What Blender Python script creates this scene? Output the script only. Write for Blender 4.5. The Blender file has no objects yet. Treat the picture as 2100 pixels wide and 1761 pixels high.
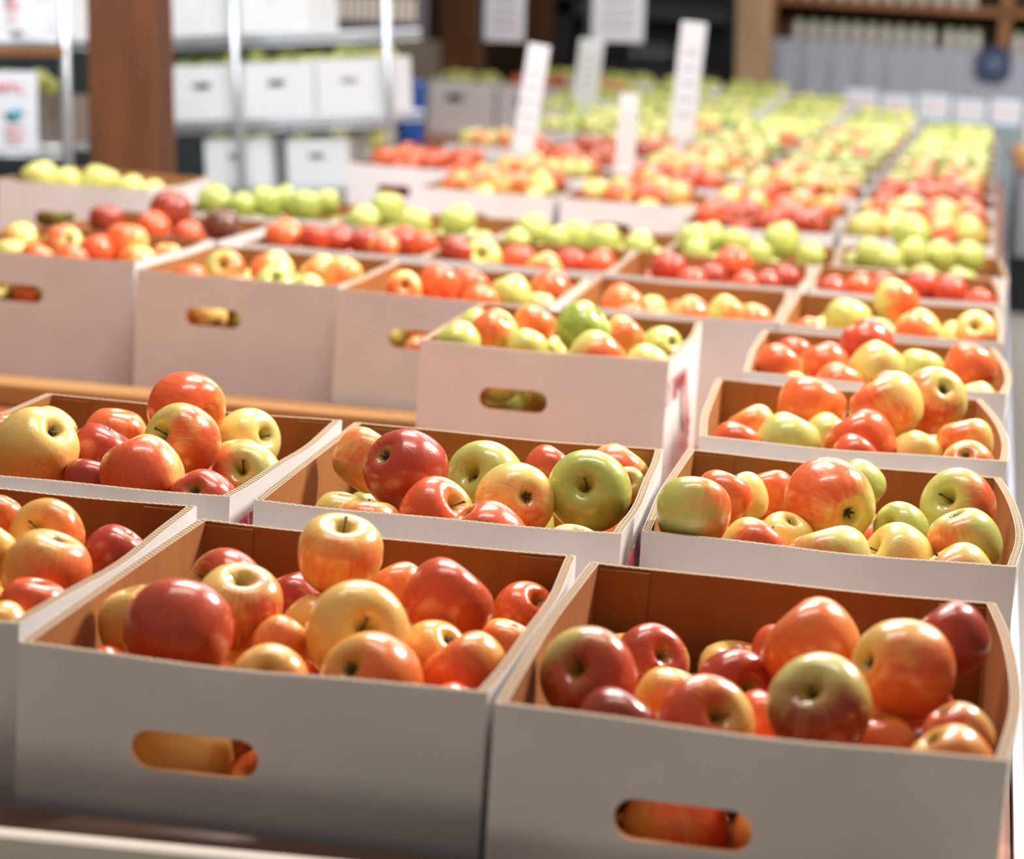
import bpy, bmesh, math, random
from mathutils import Vector, Matrix, Quaternion
PI = math.pi
FPX=4834.15; CAM=(0.0,0.0,1.2926)
ROT=[[0.984985, 0.161478, 0.061067], [-0.088157, 0.166328, 0.982122], [-0.148434, 0.972759, -0.178066]]
BOXW=0.36; BOXD=0.4611
BOXES={
 'F0':(-0.9908,1.6836,-0.0062,0.7988),
 'F1':(-0.6160,1.6419,-0.0050,0.7960),
 'F2':(-0.2444,1.5990,-0.0197,0.8015),
 'G0':(-0.9652,2.1786,-0.0053,0.8030),
 'G1':(-0.5817,2.1781,0.0128,0.8018),
 'G2':(-0.2084,2.2447,-0.0089,0.7929),
 'H2':(-0.1952,2.7527,0.0321,0.8012),
 'I1':(-0.6441,3.2970,-0.0167,0.8079),
 'I2':(-0.1768,3.2571,-0.0033,0.8076),
 'J0':(-1.6645,4.0112,-0.0134,0.7989),
 'J1':(-1.2662,3.8982,-0.0105,0.8003),
 'J2':(-0.8916,3.8186,-0.0063,0.8045),
 'J3':(-0.5243,3.9193,-0.0036,0.7968),
 'J4':(-0.1569,3.8301,-0.0207,0.8053),
 'K0':(-1.6665,4.5412,0.0120,0.7883),
 'K1':(-1.2368,4.4572,0.0120,0.7985),
 'K2':(-0.8704,4.4258,0.0100,0.8000),
 'K3':(-0.5030,4.3944,0.0001,0.8024),
 'K4':(-0.1294,4.4716,0.0003,0.7943),
 'L0':(-1.9811,5.0765,0.0000,0.8310),
 'L1':(-1.5553,5.0211,0.0000,0.7972),
 'L2':(-1.1907,5.0211,0.0000,0.7909),
 'L3':(-0.8261,5.0211,0.0000,0.7840),
 'L4':(-0.4615,5.0211,0.0000,0.7828),
 'L5':(-0.0960,5.0211,0.0000,0.7869),
}
# carton, centre, radius, axis to the stem, blush side, which hollow shows, (ground tone, blush, depth), look
APPLES=[
 ('F0',(-0.7792, 2.0248, 0.7985),0.0209,(-0.433, -0.169, -0.885),(0.227, -0.971, 0.075),'-',(1,0.8,0.15),'orange-red apple at the picture edge near the back'),
 ('F0',(-0.7116, 1.9654, 0.7976),0.0335,(-0.173, -0.855, 0.489),(0.838, -0.389, -0.382),'s',(1,0.5,0.15),'orange apple with shadowed stem hollow'),
 ('F0',(-0.7445, 1.894, 0.7978),0.0280,(0.442, 0.379, 0.813),(-0.353, 0.907, -0.231),'-',(0.8,0.1,0.1),'yellow apple cut by the picture edge'),
 ('F0',(-0.6816, 1.8814, 0.7896),0.0383,(-0.297, -0.036, -0.954),(0.83, -0.505, -0.238),'-',(0.95,0.42,0.2),'large golden apple with red right side'),
 ('F0',(-0.6679, 2.0233, 0.7719),0.0298,(-0.507, -0.138, -0.851),(0.144, -0.987, 0.075),'-',(0.7,1,0.6),'dark red apple near the right wall'),
 ('F0',(-0.6696, 1.8181, 0.7711),0.0305,(-0.127, -0.055, -0.99),(0.295, -0.955, 0.016),'-',(0.9,0.95,0.3),'rosy red apple near the front'),
 ('F0',(-0.678, 1.7647, 0.7648),0.0254,(-0.6, 0.084, 0.795),(-0.305, 0.895, -0.324),'-',(1,0.2,0.2),'creamy apple on the front rim'),
 ('F1',(-0.521, 1.7382, 0.7881),0.0428,(0.004, 0.759, 0.652),(0.296, -0.624, 0.723),'c',(0.6,1,0.47),'big blurred crimson apple at the front left corner'),
 ('F1',(-0.5733, 1.7989, 0.7764),0.0326,(0.34, -0.012, -0.94),(-0.343, 0.93, -0.136),'-',(0.9,0,0.3),'golden yellow apple behind the big crimson one'),
 ('F1',(-0.5058, 1.8606, 0.7804),0.0370,(0.167, -0.335, 0.927),(0.771, -0.542, -0.334),'s',(0.75,0.42,0.45),'pale yellow apple with red right flank'),
 ('F1',(-0.5444, 1.9601, 0.7674),0.0358,(-0.627, -0.617, 0.476),(0.772, -0.572, 0.277),'s',(0.55,0.72,0.45),'reddish apple with greenish left side near the back left'),
 ('F1',(-0.4432, 1.9569, 0.8091),0.0377,(0.117, -0.258, 0.959),(0.272, -0.92, -0.281),'s',(0.75,0.4,0.12),'tall yellow-topped apple perched highest at the back'),
 ('F1',(-0.4993, 2.0201, 0.7475),0.0288,(0.423, -0.039, -0.905),(0.304, -0.935, 0.183),'-',(0.8,1,0.6),'shaded dark red apple under the tall yellow-topped one'),
 ('F1',(-0.4048, 2.0297, 0.7594),0.0295,(-0.57, 0.235, 0.788),(0.152, -0.912, 0.382),'-',(1,0.8,0.12),'orange-red apple against the back wall'),
 ('F1',(-0.3416, 1.9251, 0.7835),0.0384,(0.505, 0.34, 0.793),(-0.471, -0.662, 0.583),'-',(0.9,0.92,0.4),'large streaked red apple right of the middle'),
 ('F1',(-0.2931, 2.0617, 0.7448),0.0303,(0.564, -0.363, 0.742),(-0.646, -0.753, 0.123),'s',(0.9,0.82,0.25),'red apple with long stem near the right wall'),
 ('F1',(-0.3969, 1.8222, 0.7785),0.0424,(0.457, -0.789, 0.41),(0.62, -0.049, -0.783),'s',(0.8,0.3,0.12),'large yellow apple with upright stem in its middle'),
 ('F1',(-0.4531, 1.921, 0.7548),0.0276,(-0.523, -0.04, -0.851),(-0.067, 0.998, -0.006),'-',(1,0.2,0.1),'yellow apple half hidden left of the large stemmed one'),
 ('F1',(-0.3655, 1.7407, 0.7635),0.0405,(0.361, 0.76, -0.541),(0.859, -0.497, -0.123),'c',(1,0.6,0.12),'peach apple with open calyx hollow at the front rim'),
 ('F1',(-0.4462, 1.7417, 0.7525),0.0331,(-0.107, 0.802, -0.587),(0.987, 0.014, -0.159),'c',(0.85,0.35,0.3),'creamy yellow apple peeking over the front rim'),
 ('F1',(-0.3382, 1.8643, 0.7548),0.0307,(-0.565, 0.36, -0.742),(0.213, -0.805, -0.553),'c',(1,0.3,0.1),'pale gold apple right of the large stemmed one'),
 ('F1',(-0.2995, 1.8129, 0.7553),0.0354,(-0.605, 0.127, 0.786),(-0.435, -0.88, -0.191),'-',(0.95,0.62,0.16),'orange and gold apple at the front right'),
 ('F1',(-0.2922, 1.9556, 0.7409),0.0287,(-0.296, -0.091, -0.951),(0.045, -0.996, 0.081),'-',(1,0.45,0.1),'orange apple touching the right wall'),
 ('F1',(-0.297, 1.7473, 0.7445),0.0246,(-0.514, -0.214, -0.831),(0.045, -0.974, 0.223),'-',(0.9,0.95,0.3),'pink-red apple barely showing at front right rim'),
 ('F1',(-0.4592, 1.8282, 0.7629),0.0239,(-0.544, -0.226, -0.808),(0.11, -0.974, 0.198),'-',(1,0.5,0.08),'small peach apple in the gap at centre'),
 ('F1',(-0.5793, 1.7487, 0.7442),0.0244,(-0.522, -0.108, -0.846),(0.1, -0.993, 0.066),'-',(0.9,0.9,0.3),'red sliver of apple at the front left rim'),
 ('F1',(-0.5111, 1.7272, 0.6891),0.0426,(-0.435, -0.102, -0.895),(-0.142, 0.989, -0.044),'-',(0.75,0,0.2),'shaded golden apple glimpsed through the hand hole'),
 ('F2',(-0.1944, 1.7549, 0.7827),0.0377,(-0.333, -0.826, 0.455),(0.783, -0.511, -0.355),'s',(0.45,0.7,0.45),'red apple with green stem hollow by the left wall'),
 ('F2',(-0.1639, 1.929, 0.7503),0.0320,(0.473, -0.685, 0.554),(-0.817, -0.577, -0.015),'s',(0.55,0.97,0.5),'bright red apple with thin stem at the back'),
 ('F2',(-0.1668, 1.696, 0.7576),0.0338,(0.507, 0.369, 0.779),(0.078, -0.92, 0.384),'-',(0.8,1,0.72),'glossy crimson apple low at the front left rim'),
 ('F2',(-0.1391, 1.8442, 0.7457),0.0283,(-0.149, -0.152, -0.977),(0.299, -0.949, 0.101),'-',(1,0.35,0.1),'plain yellow-orange apple behind the wrinkled one'),
 ('F2',(-0.1024, 1.7179, 0.7658),0.0362,(0.434, -0.725, 0.535),(-0.85, -0.526, -0.024),'s',(0.8,0.68,0.32),'red and gold apple with deep stem hollow turned right'),
 ('F2',(-0.0904, 1.8837, 0.7496),0.0313,(0.552, -0.794, 0.256),(-0.826, -0.483, 0.29),'s',(0.8,1,0.58),'dark red apple showing stem in middle of box'),
 ('F2',(-0.0286, 1.8701, 0.7931),0.0399,(-0.729, 0.181, 0.66),(-0.44, -0.862, -0.25),'-',(1,0.72,0.14),'large light orange apple raised at the back'),
 ('F2',(-0.0549, 1.9592, 0.7606),0.0265,(0.254, 0.298, 0.92),(0.004, -0.952, 0.307),'-',(0.9,0.9,0.3),'red apple tucked behind the light orange one'),
 ('F2',(-0.0157, 1.7015, 0.7924),0.0387,(-0.302, -0.67, 0.678),(0.114, -0.732, -0.672),'s',(0.45,0.55,0.66),'big apple green on top and dark red below'),
 ('F2',(0.0421, 1.7876, 0.8053),0.0391,(0.821, 0.517, -0.241),(0.459, -0.849, -0.26),'c',(0.8,0.5,0.22),'big yellow apple with red patch balanced high'),
 ('F2',(0.0799, 1.8584, 0.8121),0.0326,(-0.654, 0.133, 0.744),(0.058, -0.973, 0.225),'-',(0.8,1,0.6),'crimson apple at the back right corner'),
 ('F2',(0.0843, 1.6856, 0.7871),0.0258,(0.589, 0.02, -0.808),(-0.52, -0.756, -0.398),'-',(0.75,0.66,0.4),'streaky red and yellow apple by the right wall'),
 ('F2',(0.0786, 1.6319, 0.7811),0.0300,(0.607, 0.125, -0.785),(0.248, -0.968, 0.039),'-',(1,0.42,0.1),'peach apple on the front right rim'),
 ('F2',(-0.0615, 1.7892, 0.745),0.0289,(0.592, 0.352, 0.725),(0.043, -0.912, 0.408),'-',(0.95,0.85,0.25),'orange-red apple left of the green-topped one'),
 ('F2',(0.031, 1.7478, 0.7535),0.0288,(0.118, -0.073, -0.99),(0.013, -0.997, 0.076),'-',(1,0.6,0.15),'orange apple right of the green-topped one'),
 ('F2',(0.0613, 1.8599, 0.7508),0.0281,(0.159, 0.361, 0.919),(-0.04, -0.928, 0.371),'-',(0.9,1,0.45),'shaded red apple under the balanced yellow one'),
 ('F2',(-0.1154, 1.6904, 0.6914),0.0401,(0.281, -0.012, -0.96),(0.818, -0.519, 0.246),'-',(0.8,0.5,0.25),'yellow and orange apple glimpsed through the hand hole'),
 ('G0',(-0.8529, 2.3117, 0.8041),0.0449,(-0.642, 0.392, -0.659),(0.541, -0.378, -0.751),'c',(0.7,0.25,0.18),'large plain yellow apple at left'),
 ('G0',(-0.9239, 2.399, 0.7929),0.0308,(-0.277, 0.218, 0.936),(0.336, -0.89, 0.307),'-',(0.9,0.6,0.15),'orange-tinged apple cut by the picture edge'),
 ('G0',(-0.9016, 2.4858, 0.7865),0.0317,(-0.555, -0.092, -0.827),(-0.2, 0.98, 0.024),'-',(0.65,0.05,0.2),'yellow-green apple behind the large yellow one'),
 ('G0',(-0.7453, 2.481, 0.8289),0.0417,(0.858, -0.494, -0.14),(-0.49, -0.869, 0.059),'s',(0.9,0.78,0.26),'orange-red apple balanced on top of the heap'),
 ('G0',(-0.8308, 2.5021, 0.7856),0.0366,(-0.101, -0.064, -0.993),(-0.538, -0.836, 0.109),'-',(0.9,0.7,0.2),'orange-red apple by the back wall'),
 ('G0',(-0.8073, 2.384, 0.789),0.0342,(0.406, 0.229, 0.885),(0.236, -0.961, 0.141),'-',(0.7,1,0.56),'speckled crimson apple in the heap'),
 ('G0',(-0.7268, 2.2719, 0.7973),0.0431,(0.503, -0.041, -0.863),(-0.157, -0.987, -0.044),'-',(0.5,0.6,0.32),'big apple red on left and green on right at front'),
 ('G0',(-0.7139, 2.3774, 0.813),0.0393,(-0.533, -0.778, 0.332),(0.727, -0.622, -0.291),'s',(0.4,0.52,0.35),'green and red striped apple with stem at left'),
 ('G0',(-0.6868, 2.5323, 0.7896),0.0365,(0.83, -0.418, 0.368),(-0.0, -0.662, -0.75),'s',(0.5,0.3,0.2),'yellow-green apple with woody stem at right'),
 ('G0',(-0.6782, 2.4696, 0.7754),0.0300,(0.162, 0.013, -0.987),(0.302, -0.953, 0.038),'-',(0.85,0.4,0.15),'peach apple under the yellow-green ones'),
 ('G0',(-0.6512, 2.4088, 0.7733),0.0383,(-0.018, -0.885, 0.465),(-0.901, -0.188, -0.391),'s',(0.35,0.5,0.35),'green and red apple with long stem facing up'),
 ('G0',(-0.6528, 2.248, 0.7755),0.0367,(0.099, 0.753, -0.65),(0.691, -0.523, -0.498),'c',(0.6,0.93,0.46),'red apple showing dark calyx at the rim'),
 ('G0',(-0.7884, 2.2969, 0.7754),0.0287,(0.145, 0.319, 0.937),(0.301, -0.916, 0.265),'-',(0.7,1,0.62),'dark maroon apple in shade at the front'),
 ('G1',(-0.5284, 2.4355, 0.7982),0.0361,(0.477, 0.344, 0.809),(-0.443, -0.701, 0.558),'-',(0.6,0.35,0.2),'yellow apple with orange cheek at back left'),
 ('G1',(-0.4672, 2.3454, 0.8111),0.0432,(0.546, 0.654, -0.524),(0.59, -0.751, -0.297),'c',(0.5,0.97,0.58),'large deep red apple with calyx facing left'),
 ('G1',(-0.525, 2.3091, 0.762),0.0293,(-0.097, -0.04, -0.994),(-0.201, 0.979, -0.02),'-',(0.55,0.2,0.2),'yellow-green apple low at the left wall'),
 ('G1',(-0.484, 2.2524, 0.7647),0.0352,(-0.063, 0.259, 0.964),(0.198, -0.943, 0.266),'-',(0.85,0.45,0.2),'tan orange apple at front left rim'),
 ('G1',(-0.4216, 2.2874, 0.7784),0.0381,(0.709, -0.353, 0.61),(-0.553, -0.815, 0.171),'s',(0.7,0.62,0.3),'rosy yellow apple with thick stem at right'),
 ('G1',(-0.3961, 2.439, 0.7885),0.0414,(-0.395, -0.847, 0.356),(-0.864, 0.475, 0.168),'s',(0.2,0.06,0.2),'yellow-green apple with deep hollow at the back'),
 ('G1',(-0.3431, 2.5363, 0.7831),0.0299,(0.529, 0.276, 0.802),(0.103, -0.959, 0.263),'-',(0.5,0.9,0.4),'pinkish red apple against the back wall'),
 ('G1',(-0.3477, 2.3355, 0.7909),0.0407,(-0.477, 0.799, -0.367),(-0.071, -0.452, -0.889),'c',(0.7,0.5,0.28),'yellow apple with fiery orange-red calyx side'),
 ('G1',(-0.3621, 2.2395, 0.7704),0.0407,(0.605, 0.145, -0.783),(0.341, -0.936, 0.09),'-',(0.8,0.92,0.28),'pale pink-red apple on the front rim'),
 ('G1',(-0.2764, 2.3746, 0.7993),0.0433,(-0.089, -0.924, 0.371),(0.212, -0.383, -0.899),'s',(0.15,0.14,0.15),'big green apple with curved stem facing up'),
 ('G1',(-0.2731, 2.5944, 0.776),0.0369,(-0.529, -0.157, -0.834),(0.018, -0.985, 0.174),'-',(0.5,0.5,0.3),'mottled pink apple behind the big green one'),
 ('G1',(-0.2549, 2.5411, 0.7751),0.0210,(0.155, -0.817, 0.555),(-0.895, -0.354, -0.27),'s',(0.3,0.6,0.3),'small green and red apple in the right corner'),
 ('G1',(-0.2759, 2.2567, 0.7622),0.0289,(0.12, -0.072, 0.99),(-0.085, 0.993, 0.082),'s',(0.7,0.15,0.1),'yellow apple with stem poking over the rim'),
 ('G2',(-0.1628, 2.2903, 0.8051),0.0368,(0.046, 0.567, 0.822),(0.827, -0.483, 0.287),'c',(0.2,0.34,0.18),'tall pale green apple leaning on the left wall'),
 ('G2',(-0.1436, 2.4394, 0.7926),0.0309,(0.355, 0.336, 0.872),(0.064, -0.94, 0.336),'-',(0.7,0.6,0.22),'pink and cream apple behind the tall green one'),
 ('G2',(-0.1287, 2.4993, 0.7799),0.0311,(-0.515, 0.16, 0.842),(-0.044, 0.976, -0.212),'-',(0.6,0.1,0.2),'plain yellow apple behind the pink and cream one'),
 ('G2',(-0.1005, 2.5679, 0.7743),0.0303,(-0.337, 0.208, 0.918),(0.05, -0.97, 0.238),'-',(1,0.8,0.2),'orange-red apple at the back'),
 ('G2',(-0.03, 2.4398, 0.7981),0.0465,(-0.54, 0.838, 0.082),(-0.709, -0.505, 0.492),'c',(0.5,0.52,0.24),'largest pink and yellow apple with calyx facing forward'),
 ('G2',(-0.0059, 2.5518, 0.7973),0.0305,(0.678, 0.102, -0.728),(-0.168, 0.986, -0.019),'-',(0.25,0.1,0.2),'pale green apple behind the largest one'),
 ('G2',(-0.1017, 2.325, 0.7611),0.0375,(0.54, 0.339, 0.77),(0.635, -0.764, -0.11),'-',(0.8,0.56,0.3),'cream apple with red lower cheek at the front'),
 ('G2',(-0.0735, 2.3907, 0.7656),0.0285,(0.307, -0.241, 0.921),(0.118, 0.97, 0.214),'s',(0.7,0.1,0.1),'small yellow apple with stem between larger ones'),
 ('G2',(-0.0239, 2.2992, 0.7626),0.0428,(-0.393, 0.216, 0.894),(-0.622, -0.779, -0.085),'-',(0.4,0.35,0.15),'broad yellow-green apple at middle of front rim'),
 ('G2',(0.0423, 2.3418, 0.7645),0.0380,(-0.842, -0.282, 0.459),(0.003, -0.856, -0.516),'s',(0.65,0.14,0.14),'cream yellow apple with stem on its left'),
 ('G2',(0.0451, 2.4363, 0.7767),0.0293,(-0.661, -0.685, 0.307),(-0.712, 0.702, 0.032),'s',(0.2,0.05,0.2),'green apple in the gap near the right'),
 ('G2',(0.1047, 2.5174, 0.7909),0.0396,(-0.457, -0.779, 0.429),(0.884, -0.453, 0.12),'s',(0.3,0.42,0.25),'green apple with pink cheek by the back right corner'),
 ('G2',(0.1063, 2.3727, 0.7841),0.0377,(0.436, 0.022, -0.9),(-0.584, -0.754, -0.302),'-',(0.25,0.36,0.2),'green apple with orange left cheek at right wall'),
 ('G2',(0.099, 2.2914, 0.759),0.0401,(-0.646, 0.125, 0.753),(-0.469, -0.844, -0.261),'-',(0.4,0.5,0.24),'pink and green apple on the front right rim'),
 ('H2',(-0.075, 3.0463, 0.7961),0.0446,(0.283, 0.34, 0.897),(0.042, -0.939, 0.342),'-',(0.8,0.72,0.18),'orange apple high at the back'),
 ('H2',(-0.1438, 2.9924, 0.7719),0.0317,(-0.545, 0.175, 0.82),(-0.397, -0.915, -0.071),'-',(0.5,0.5,0.16),'yellow and orange apple near the left'),
 ('H2',(-0.1565, 2.8508, 0.7766),0.0299,(0.316, 0.234, 0.92),(0.031, -0.971, 0.236),'-',(0.8,0.7,0.25),'orange-red apple low in the left front corner'),
 ('H2',(-0.0939, 2.8764, 0.7802),0.0395,(-0.37, -0.18, -0.911),(-0.034, 0.983, -0.18),'-',(0.25,0.1,0.2),'pale green apple near the front left'),
 ('H2',(-0.0492, 2.9822, 0.7758),0.0293,(-0.627, -0.063, -0.777),(0.034, 0.994, -0.109),'-',(0.3,0.1,0.2),'green apple in the middle gap'),
 ('H2',(-0.0047, 2.8614, 0.7894),0.0421,(-0.627, 0.128, 0.769),(0.049, -0.978, 0.203),'-',(0.6,0.72,0.3),'orange-red striped apple at front centre'),
 ('H2',(0.0226, 2.9336, 0.8252),0.0453,(-0.611, 0.167, 0.774),(-0.513, -0.828, -0.226),'-',(0.6,0.42,0.24),'large yellow and pink apple heaped at centre'),
 ('H2',(0.08, 2.9967, 0.8303),0.0425,(-0.314, 0.764, -0.564),(-0.592, -0.622, -0.512),'c',(0.45,0.5,0.3),'tall apple with pale calyx hollow topmost at right'),
 ('H2',(0.0174, 3.0595, 0.8227),0.0303,(-0.624, 0.103, 0.774),(0.05, -0.984, 0.171),'-',(0.7,0.85,0.3),'pinkish red apple behind the heap'),
 ('H2',(-0.0136, 2.7949, 0.7839),0.0271,(0.502, 0.365, 0.784),(0.065, -0.92, 0.386),'-',(0.8,0.8,0.3),'red sliver of apple at the front rim'),
 ('H2',(0.1189, 2.8676, 0.7999),0.0339,(-0.286, 0.173, 0.942),(-0.67, -0.739, -0.067),'-',(0.65,0.5,0.2),'golden apple by the right wall'),
 ('H2',(0.1217, 2.8049, 0.7832),0.0328,(0.178, 0.723, -0.667),(0.232, -0.691, -0.685),'c',(0.6,0.65,0.3),'red and cream apple on front right rim'),
 ('H2',(0.0644, 2.8479, 0.7852),0.0274,(0.462, 0.27, 0.845),(-0.037, 0.957, -0.286),'-',(0.7,0.1,0.2),'yellow apple low at front'),
 ('I1',(-0.6007, 3.3552, 0.7997),0.0332,(0.622, 0.104, -0.776),(-0.241, 0.969, -0.063),'-',(0.2,0.1,0.2),'pale green apple at the front left corner'),
 ('I1',(-0.5639, 3.4653, 0.8062),0.0343,(-0.667, 0.237, -0.706),(-0.508, -0.839, 0.197),'c',(0.5,0.55,0.2),'orange striped apple with calyx facing right'),
 ('I1',(-0.5996, 3.5185, 0.8007),0.0317,(-0.441, -0.074, -0.894),(-0.113, 0.993, -0.026),'-',(0.25,0.05,0.2),'green apple at the back left'),
 ('I1',(-0.5162, 3.5303, 0.8079),0.0329,(0.418, 0.237, 0.877),(0.121, -0.971, 0.205),'-',(0.5,0.5,0.2),'orange and yellow apple near the back'),
 ('I1',(-0.5039, 3.4046, 0.7941),0.0300,(-0.327, -0.073, -0.942),(-0.11, 0.993, -0.04),'-',(0.3,0.1,0.2),'yellow-green apple left of the bright green one'),
 ('I1',(-0.431, 3.4613, 0.8191),0.0417,(0.764, -0.018, 0.645),(0.029, 1.0, -0.007),'s',(0,0.02,0.2),'bright green apple topmost in the middle'),
 ('I1',(-0.3962, 3.3584, 0.7915),0.0419,(0.551, 0.389, 0.738),(0.71, -0.683, -0.172),'-',(0.3,0.5,0.22),'green apple with orange cheek at front centre'),
 ('I1',(-0.3757, 3.51, 0.8057),0.0319,(0.577, 0.243, 0.779),(0.094, -0.968, 0.232),'-',(0.5,0.45,0.2),'yellow-orange apple right of the bright green one'),
 ('I1',(-0.3218, 3.5777, 0.7856),0.0337,(-0.65, 0.612, -0.45),(0.612, 0.067, -0.788),'c',(0.2,0.4,0.3),'green apple with red blushed calyx at right'),
 ('I1',(-0.3238, 3.3896, 0.7855),0.0319,(-0.401, -0.053, -0.915),(-0.046, 0.998, -0.038),'-',(0.4,0.2,0.2),'cream apple on the front rim'),
 ('I2',(-0.1337, 3.3745, 0.8003),0.0339,(0.483, 0.282, 0.829),(-0.527, -0.662, 0.533),'-',(0.7,0.75,0.25),'orange-red apple near the left wall'),
 ('I2',(-0.1185, 3.5411, 0.7933),0.0292,(0.125, 0.398, 0.909),(0.046, -0.918, 0.395),'-',(0.7,0.9,0.35),'pink-red apple at the back left'),
 ('I2',(-0.0707, 3.4516, 0.7989),0.0361,(0.426, -0.1, -0.899),(0.719, -0.566, 0.403),'-',(0.5,0.8,0.3),'red apple with green edge left of the heap'),
 ('I2',(-0.0137, 3.5161, 0.8255),0.0403,(0.561, 0.141, -0.816),(0.189, -0.981, -0.039),'-',(0.6,1,0.5),'bright red apple topmost on the heap'),
 ('I2',(0.007, 3.4114, 0.8069),0.0387,(-0.469, -0.151, -0.87),(-0.55, -0.722, 0.421),'-',(0.3,0.2,0.2),'yellow-green apple under the bright red one'),
 ('I2',(-0.0452, 3.3316, 0.7865),0.0351,(-0.374, -0.136, -0.917),(-0.032, -0.987, 0.159),'-',(0.7,0.6,0.2),'orange apple at the front rim'),
 ('I2',(0.0693, 3.4898, 0.7945),0.0350,(0.177, 0.268, 0.947),(-0.004, 0.962, -0.272),'-',(0.25,0.1,0.2),'green apple at centre right'),
 ('I2',(0.1373, 3.4087, 0.8162),0.0375,(0.34, 0.353, 0.872),(0.003, -0.927, 0.374),'-',(0.8,0.7,0.2),'round orange apple near the right wall'),
 ('I2',(0.1455, 3.2942, 0.7873),0.0288,(0.367, -0.054, -0.929),(0.006, 0.998, -0.055),'-',(0.5,0.2,0.2),'cream apple on the front right rim'),
 ('I2',(-0.1096, 3.3272, 0.778),0.0252,(0.713, 0.139, -0.688),(-0.193, 0.981, -0.002),'-',(0.3,0.1,0.2),'green sliver of apple at the front rim'),
 ('J0',(-1.6108, 4.241, 0.7896),0.0387,(-0.606, 0.141, 0.783),(-0.287, -0.956, -0.051),'-',(0.3,0.3,0.2),'yellow-green apple at the left end'),
 ('J0',(-1.5807, 4.1139, 0.779),0.0346,(-0.215, 0.146, 0.966),(-0.336, 0.917, -0.214),'-',(0.3,0.2,0.2),'green apple low at the left end'),
 ('J0',(-1.5149, 4.2205, 0.7942),0.0392,(-0.597, 0.707, -0.38),(-0.8, -0.489, 0.348),'c',(0.35,0.5,0.2),'green-centred apple with orange side'),
 ('J0',(-1.4012, 4.2444, 0.8026),0.0416,(-0.017, 0.273, 0.962),(-0.594, -0.776, 0.21),'-',(0.8,0.6,0.2),'large golden orange apple'),
 ('J0',(-1.4561, 4.0979, 0.783),0.0320,(-0.461, -0.223, -0.859),(0.267, -0.958, 0.106),'-',(0.9,0.85,0.2),'orange-red apple at the front rim'),
 ('J0',(-1.4383, 4.1839, 0.7943),0.0317,(0.331, 0.017, -0.943),(0.354, -0.929, 0.108),'-',(0.8,0.9,0.3),'red apple in shade in the middle'),
 ('J0',(-1.3492, 4.1556, 0.7741),0.0374,(-0.377, 0.311, 0.872),(-0.584, -0.811, 0.037),'-',(0.3,0.4,0.2),'pale green apple on the front right rim'),
 ('J0',(-1.5188, 4.0915, 0.7779),0.0328,(0.346, 0.327, 0.88),(0.335, -0.919, 0.21),'-',(0.8,0.5,0.2),'peach apple at the front rim'),
 ('J0',(-1.3385, 4.303, 0.779),0.0287,(0.024, -0.147, -0.989),(0.289, -0.946, 0.148),'-',(0.5,0.4,0.2),'small apple by the right wall'),
 ('J1',(-1.1524, 4.0532, 0.7909),0.0368,(0.056, -0.882, 0.469),(0.988, -0.019, -0.154),'s',(0.3,0.5,0.3),'green apple with red right side'),
 ('J1',(-1.0917, 4.1452, 0.7846),0.0405,(0.419, 0.023, -0.908),(-0.5, -0.829, -0.252),'-',(0.5,0.45,0.2),'tall cream and orange apple'),
 ('J1',(-1.0462, 3.9972, 0.7791),0.0348,(0.227, -0.756, 0.614),(-0.11, 0.608, 0.786),'s',(0.2,0.1,0.2),'green apple in front of the tall cream one'),
 ('J1',(-1.0025, 4.1523, 0.7863),0.0386,(0.617, 0.093, -0.781),(-0.057, -0.985, -0.161),'-',(0.5,0.4,0.2),'green and orange apple left of the peach one'),
 ('J1',(-0.9486, 4.1048, 0.7923),0.0355,(-0.392, -0.044, -0.919),(0.124, -0.992, -0.005),'-',(0.9,0.4,0.15),'peach apple by the right wall'),
 ('J1',(-1.1951, 3.982, 0.7775),0.0303,(-0.168, 0.289, 0.943),(0.26, -0.909, 0.325),'-',(0.9,0.7,0.2),'orange apple at the front left'),
 ('J1',(-1.1035, 3.9714, 0.7713),0.0301,(0.122, -0.088, -0.989),(0.272, -0.955, 0.118),'-',(0.7,0.5,0.2),'cream orange apple at the front rim'),
 ('J1',(-0.9847, 3.9864, 0.7792),0.0294,(0.628, 0.044, -0.777),(-0.232, 0.964, -0.132),'-',(0.25,0.1,0.2),'small green apple at the front'),
 ('J2',(-0.804, 3.9416, 0.7985),0.0304,(0.235, -0.917, 0.322),(-0.368, -0.399, -0.84),'s',(0.9,0.65,0.2),'orange apple at the left'),
 ('J2',(-0.7565, 4.0118, 0.8015),0.0368,(0.345, 0.364, 0.865),(0.211, -0.928, 0.307),'-',(0.5,0.85,0.3),'red striped apple'),
 ('J2',(-0.7114, 4.0707, 0.7935),0.0334,(0.321, 0.358, 0.877),(0.195, -0.931, 0.308),'-',(0.7,0.6,0.25),'pink and cream apple'),
 ('J2',(-0.6303, 4.0117, 0.7962),0.0359,(0.378, -0.041, -0.925),(-0.159, 0.981, -0.109),'-',(0.3,0.2,0.2),'yellow-green apple in the middle'),
 ('J2',(-0.5753, 4.1111, 0.7984),0.0363,(0.591, 0.005, -0.807),(0.658, -0.582, 0.478),'-',(0.4,0.6,0.3),'red and green apple near the right'),
 ('J2',(-0.6631, 3.902, 0.7925),0.0315,(-0.52, -0.072, -0.851),(0.053, -0.997, 0.052),'-',(0.7,0.7,0.2),'orange apple at the front'),
 ('J2',(-0.5699, 3.9542, 0.7825),0.0299,(0.005, -0.044, -0.999),(-0.142, 0.989, -0.044),'-',(0.25,0.1,0.2),'green apple at the front right'),
 ('J3',(-0.4469, 4.148, 0.7713),0.0412,(0.512, 0.245, 0.824),(0.1, -0.969, 0.226),'-',(0.9,0.65,0.15),'large orange apple at the left'),
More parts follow.
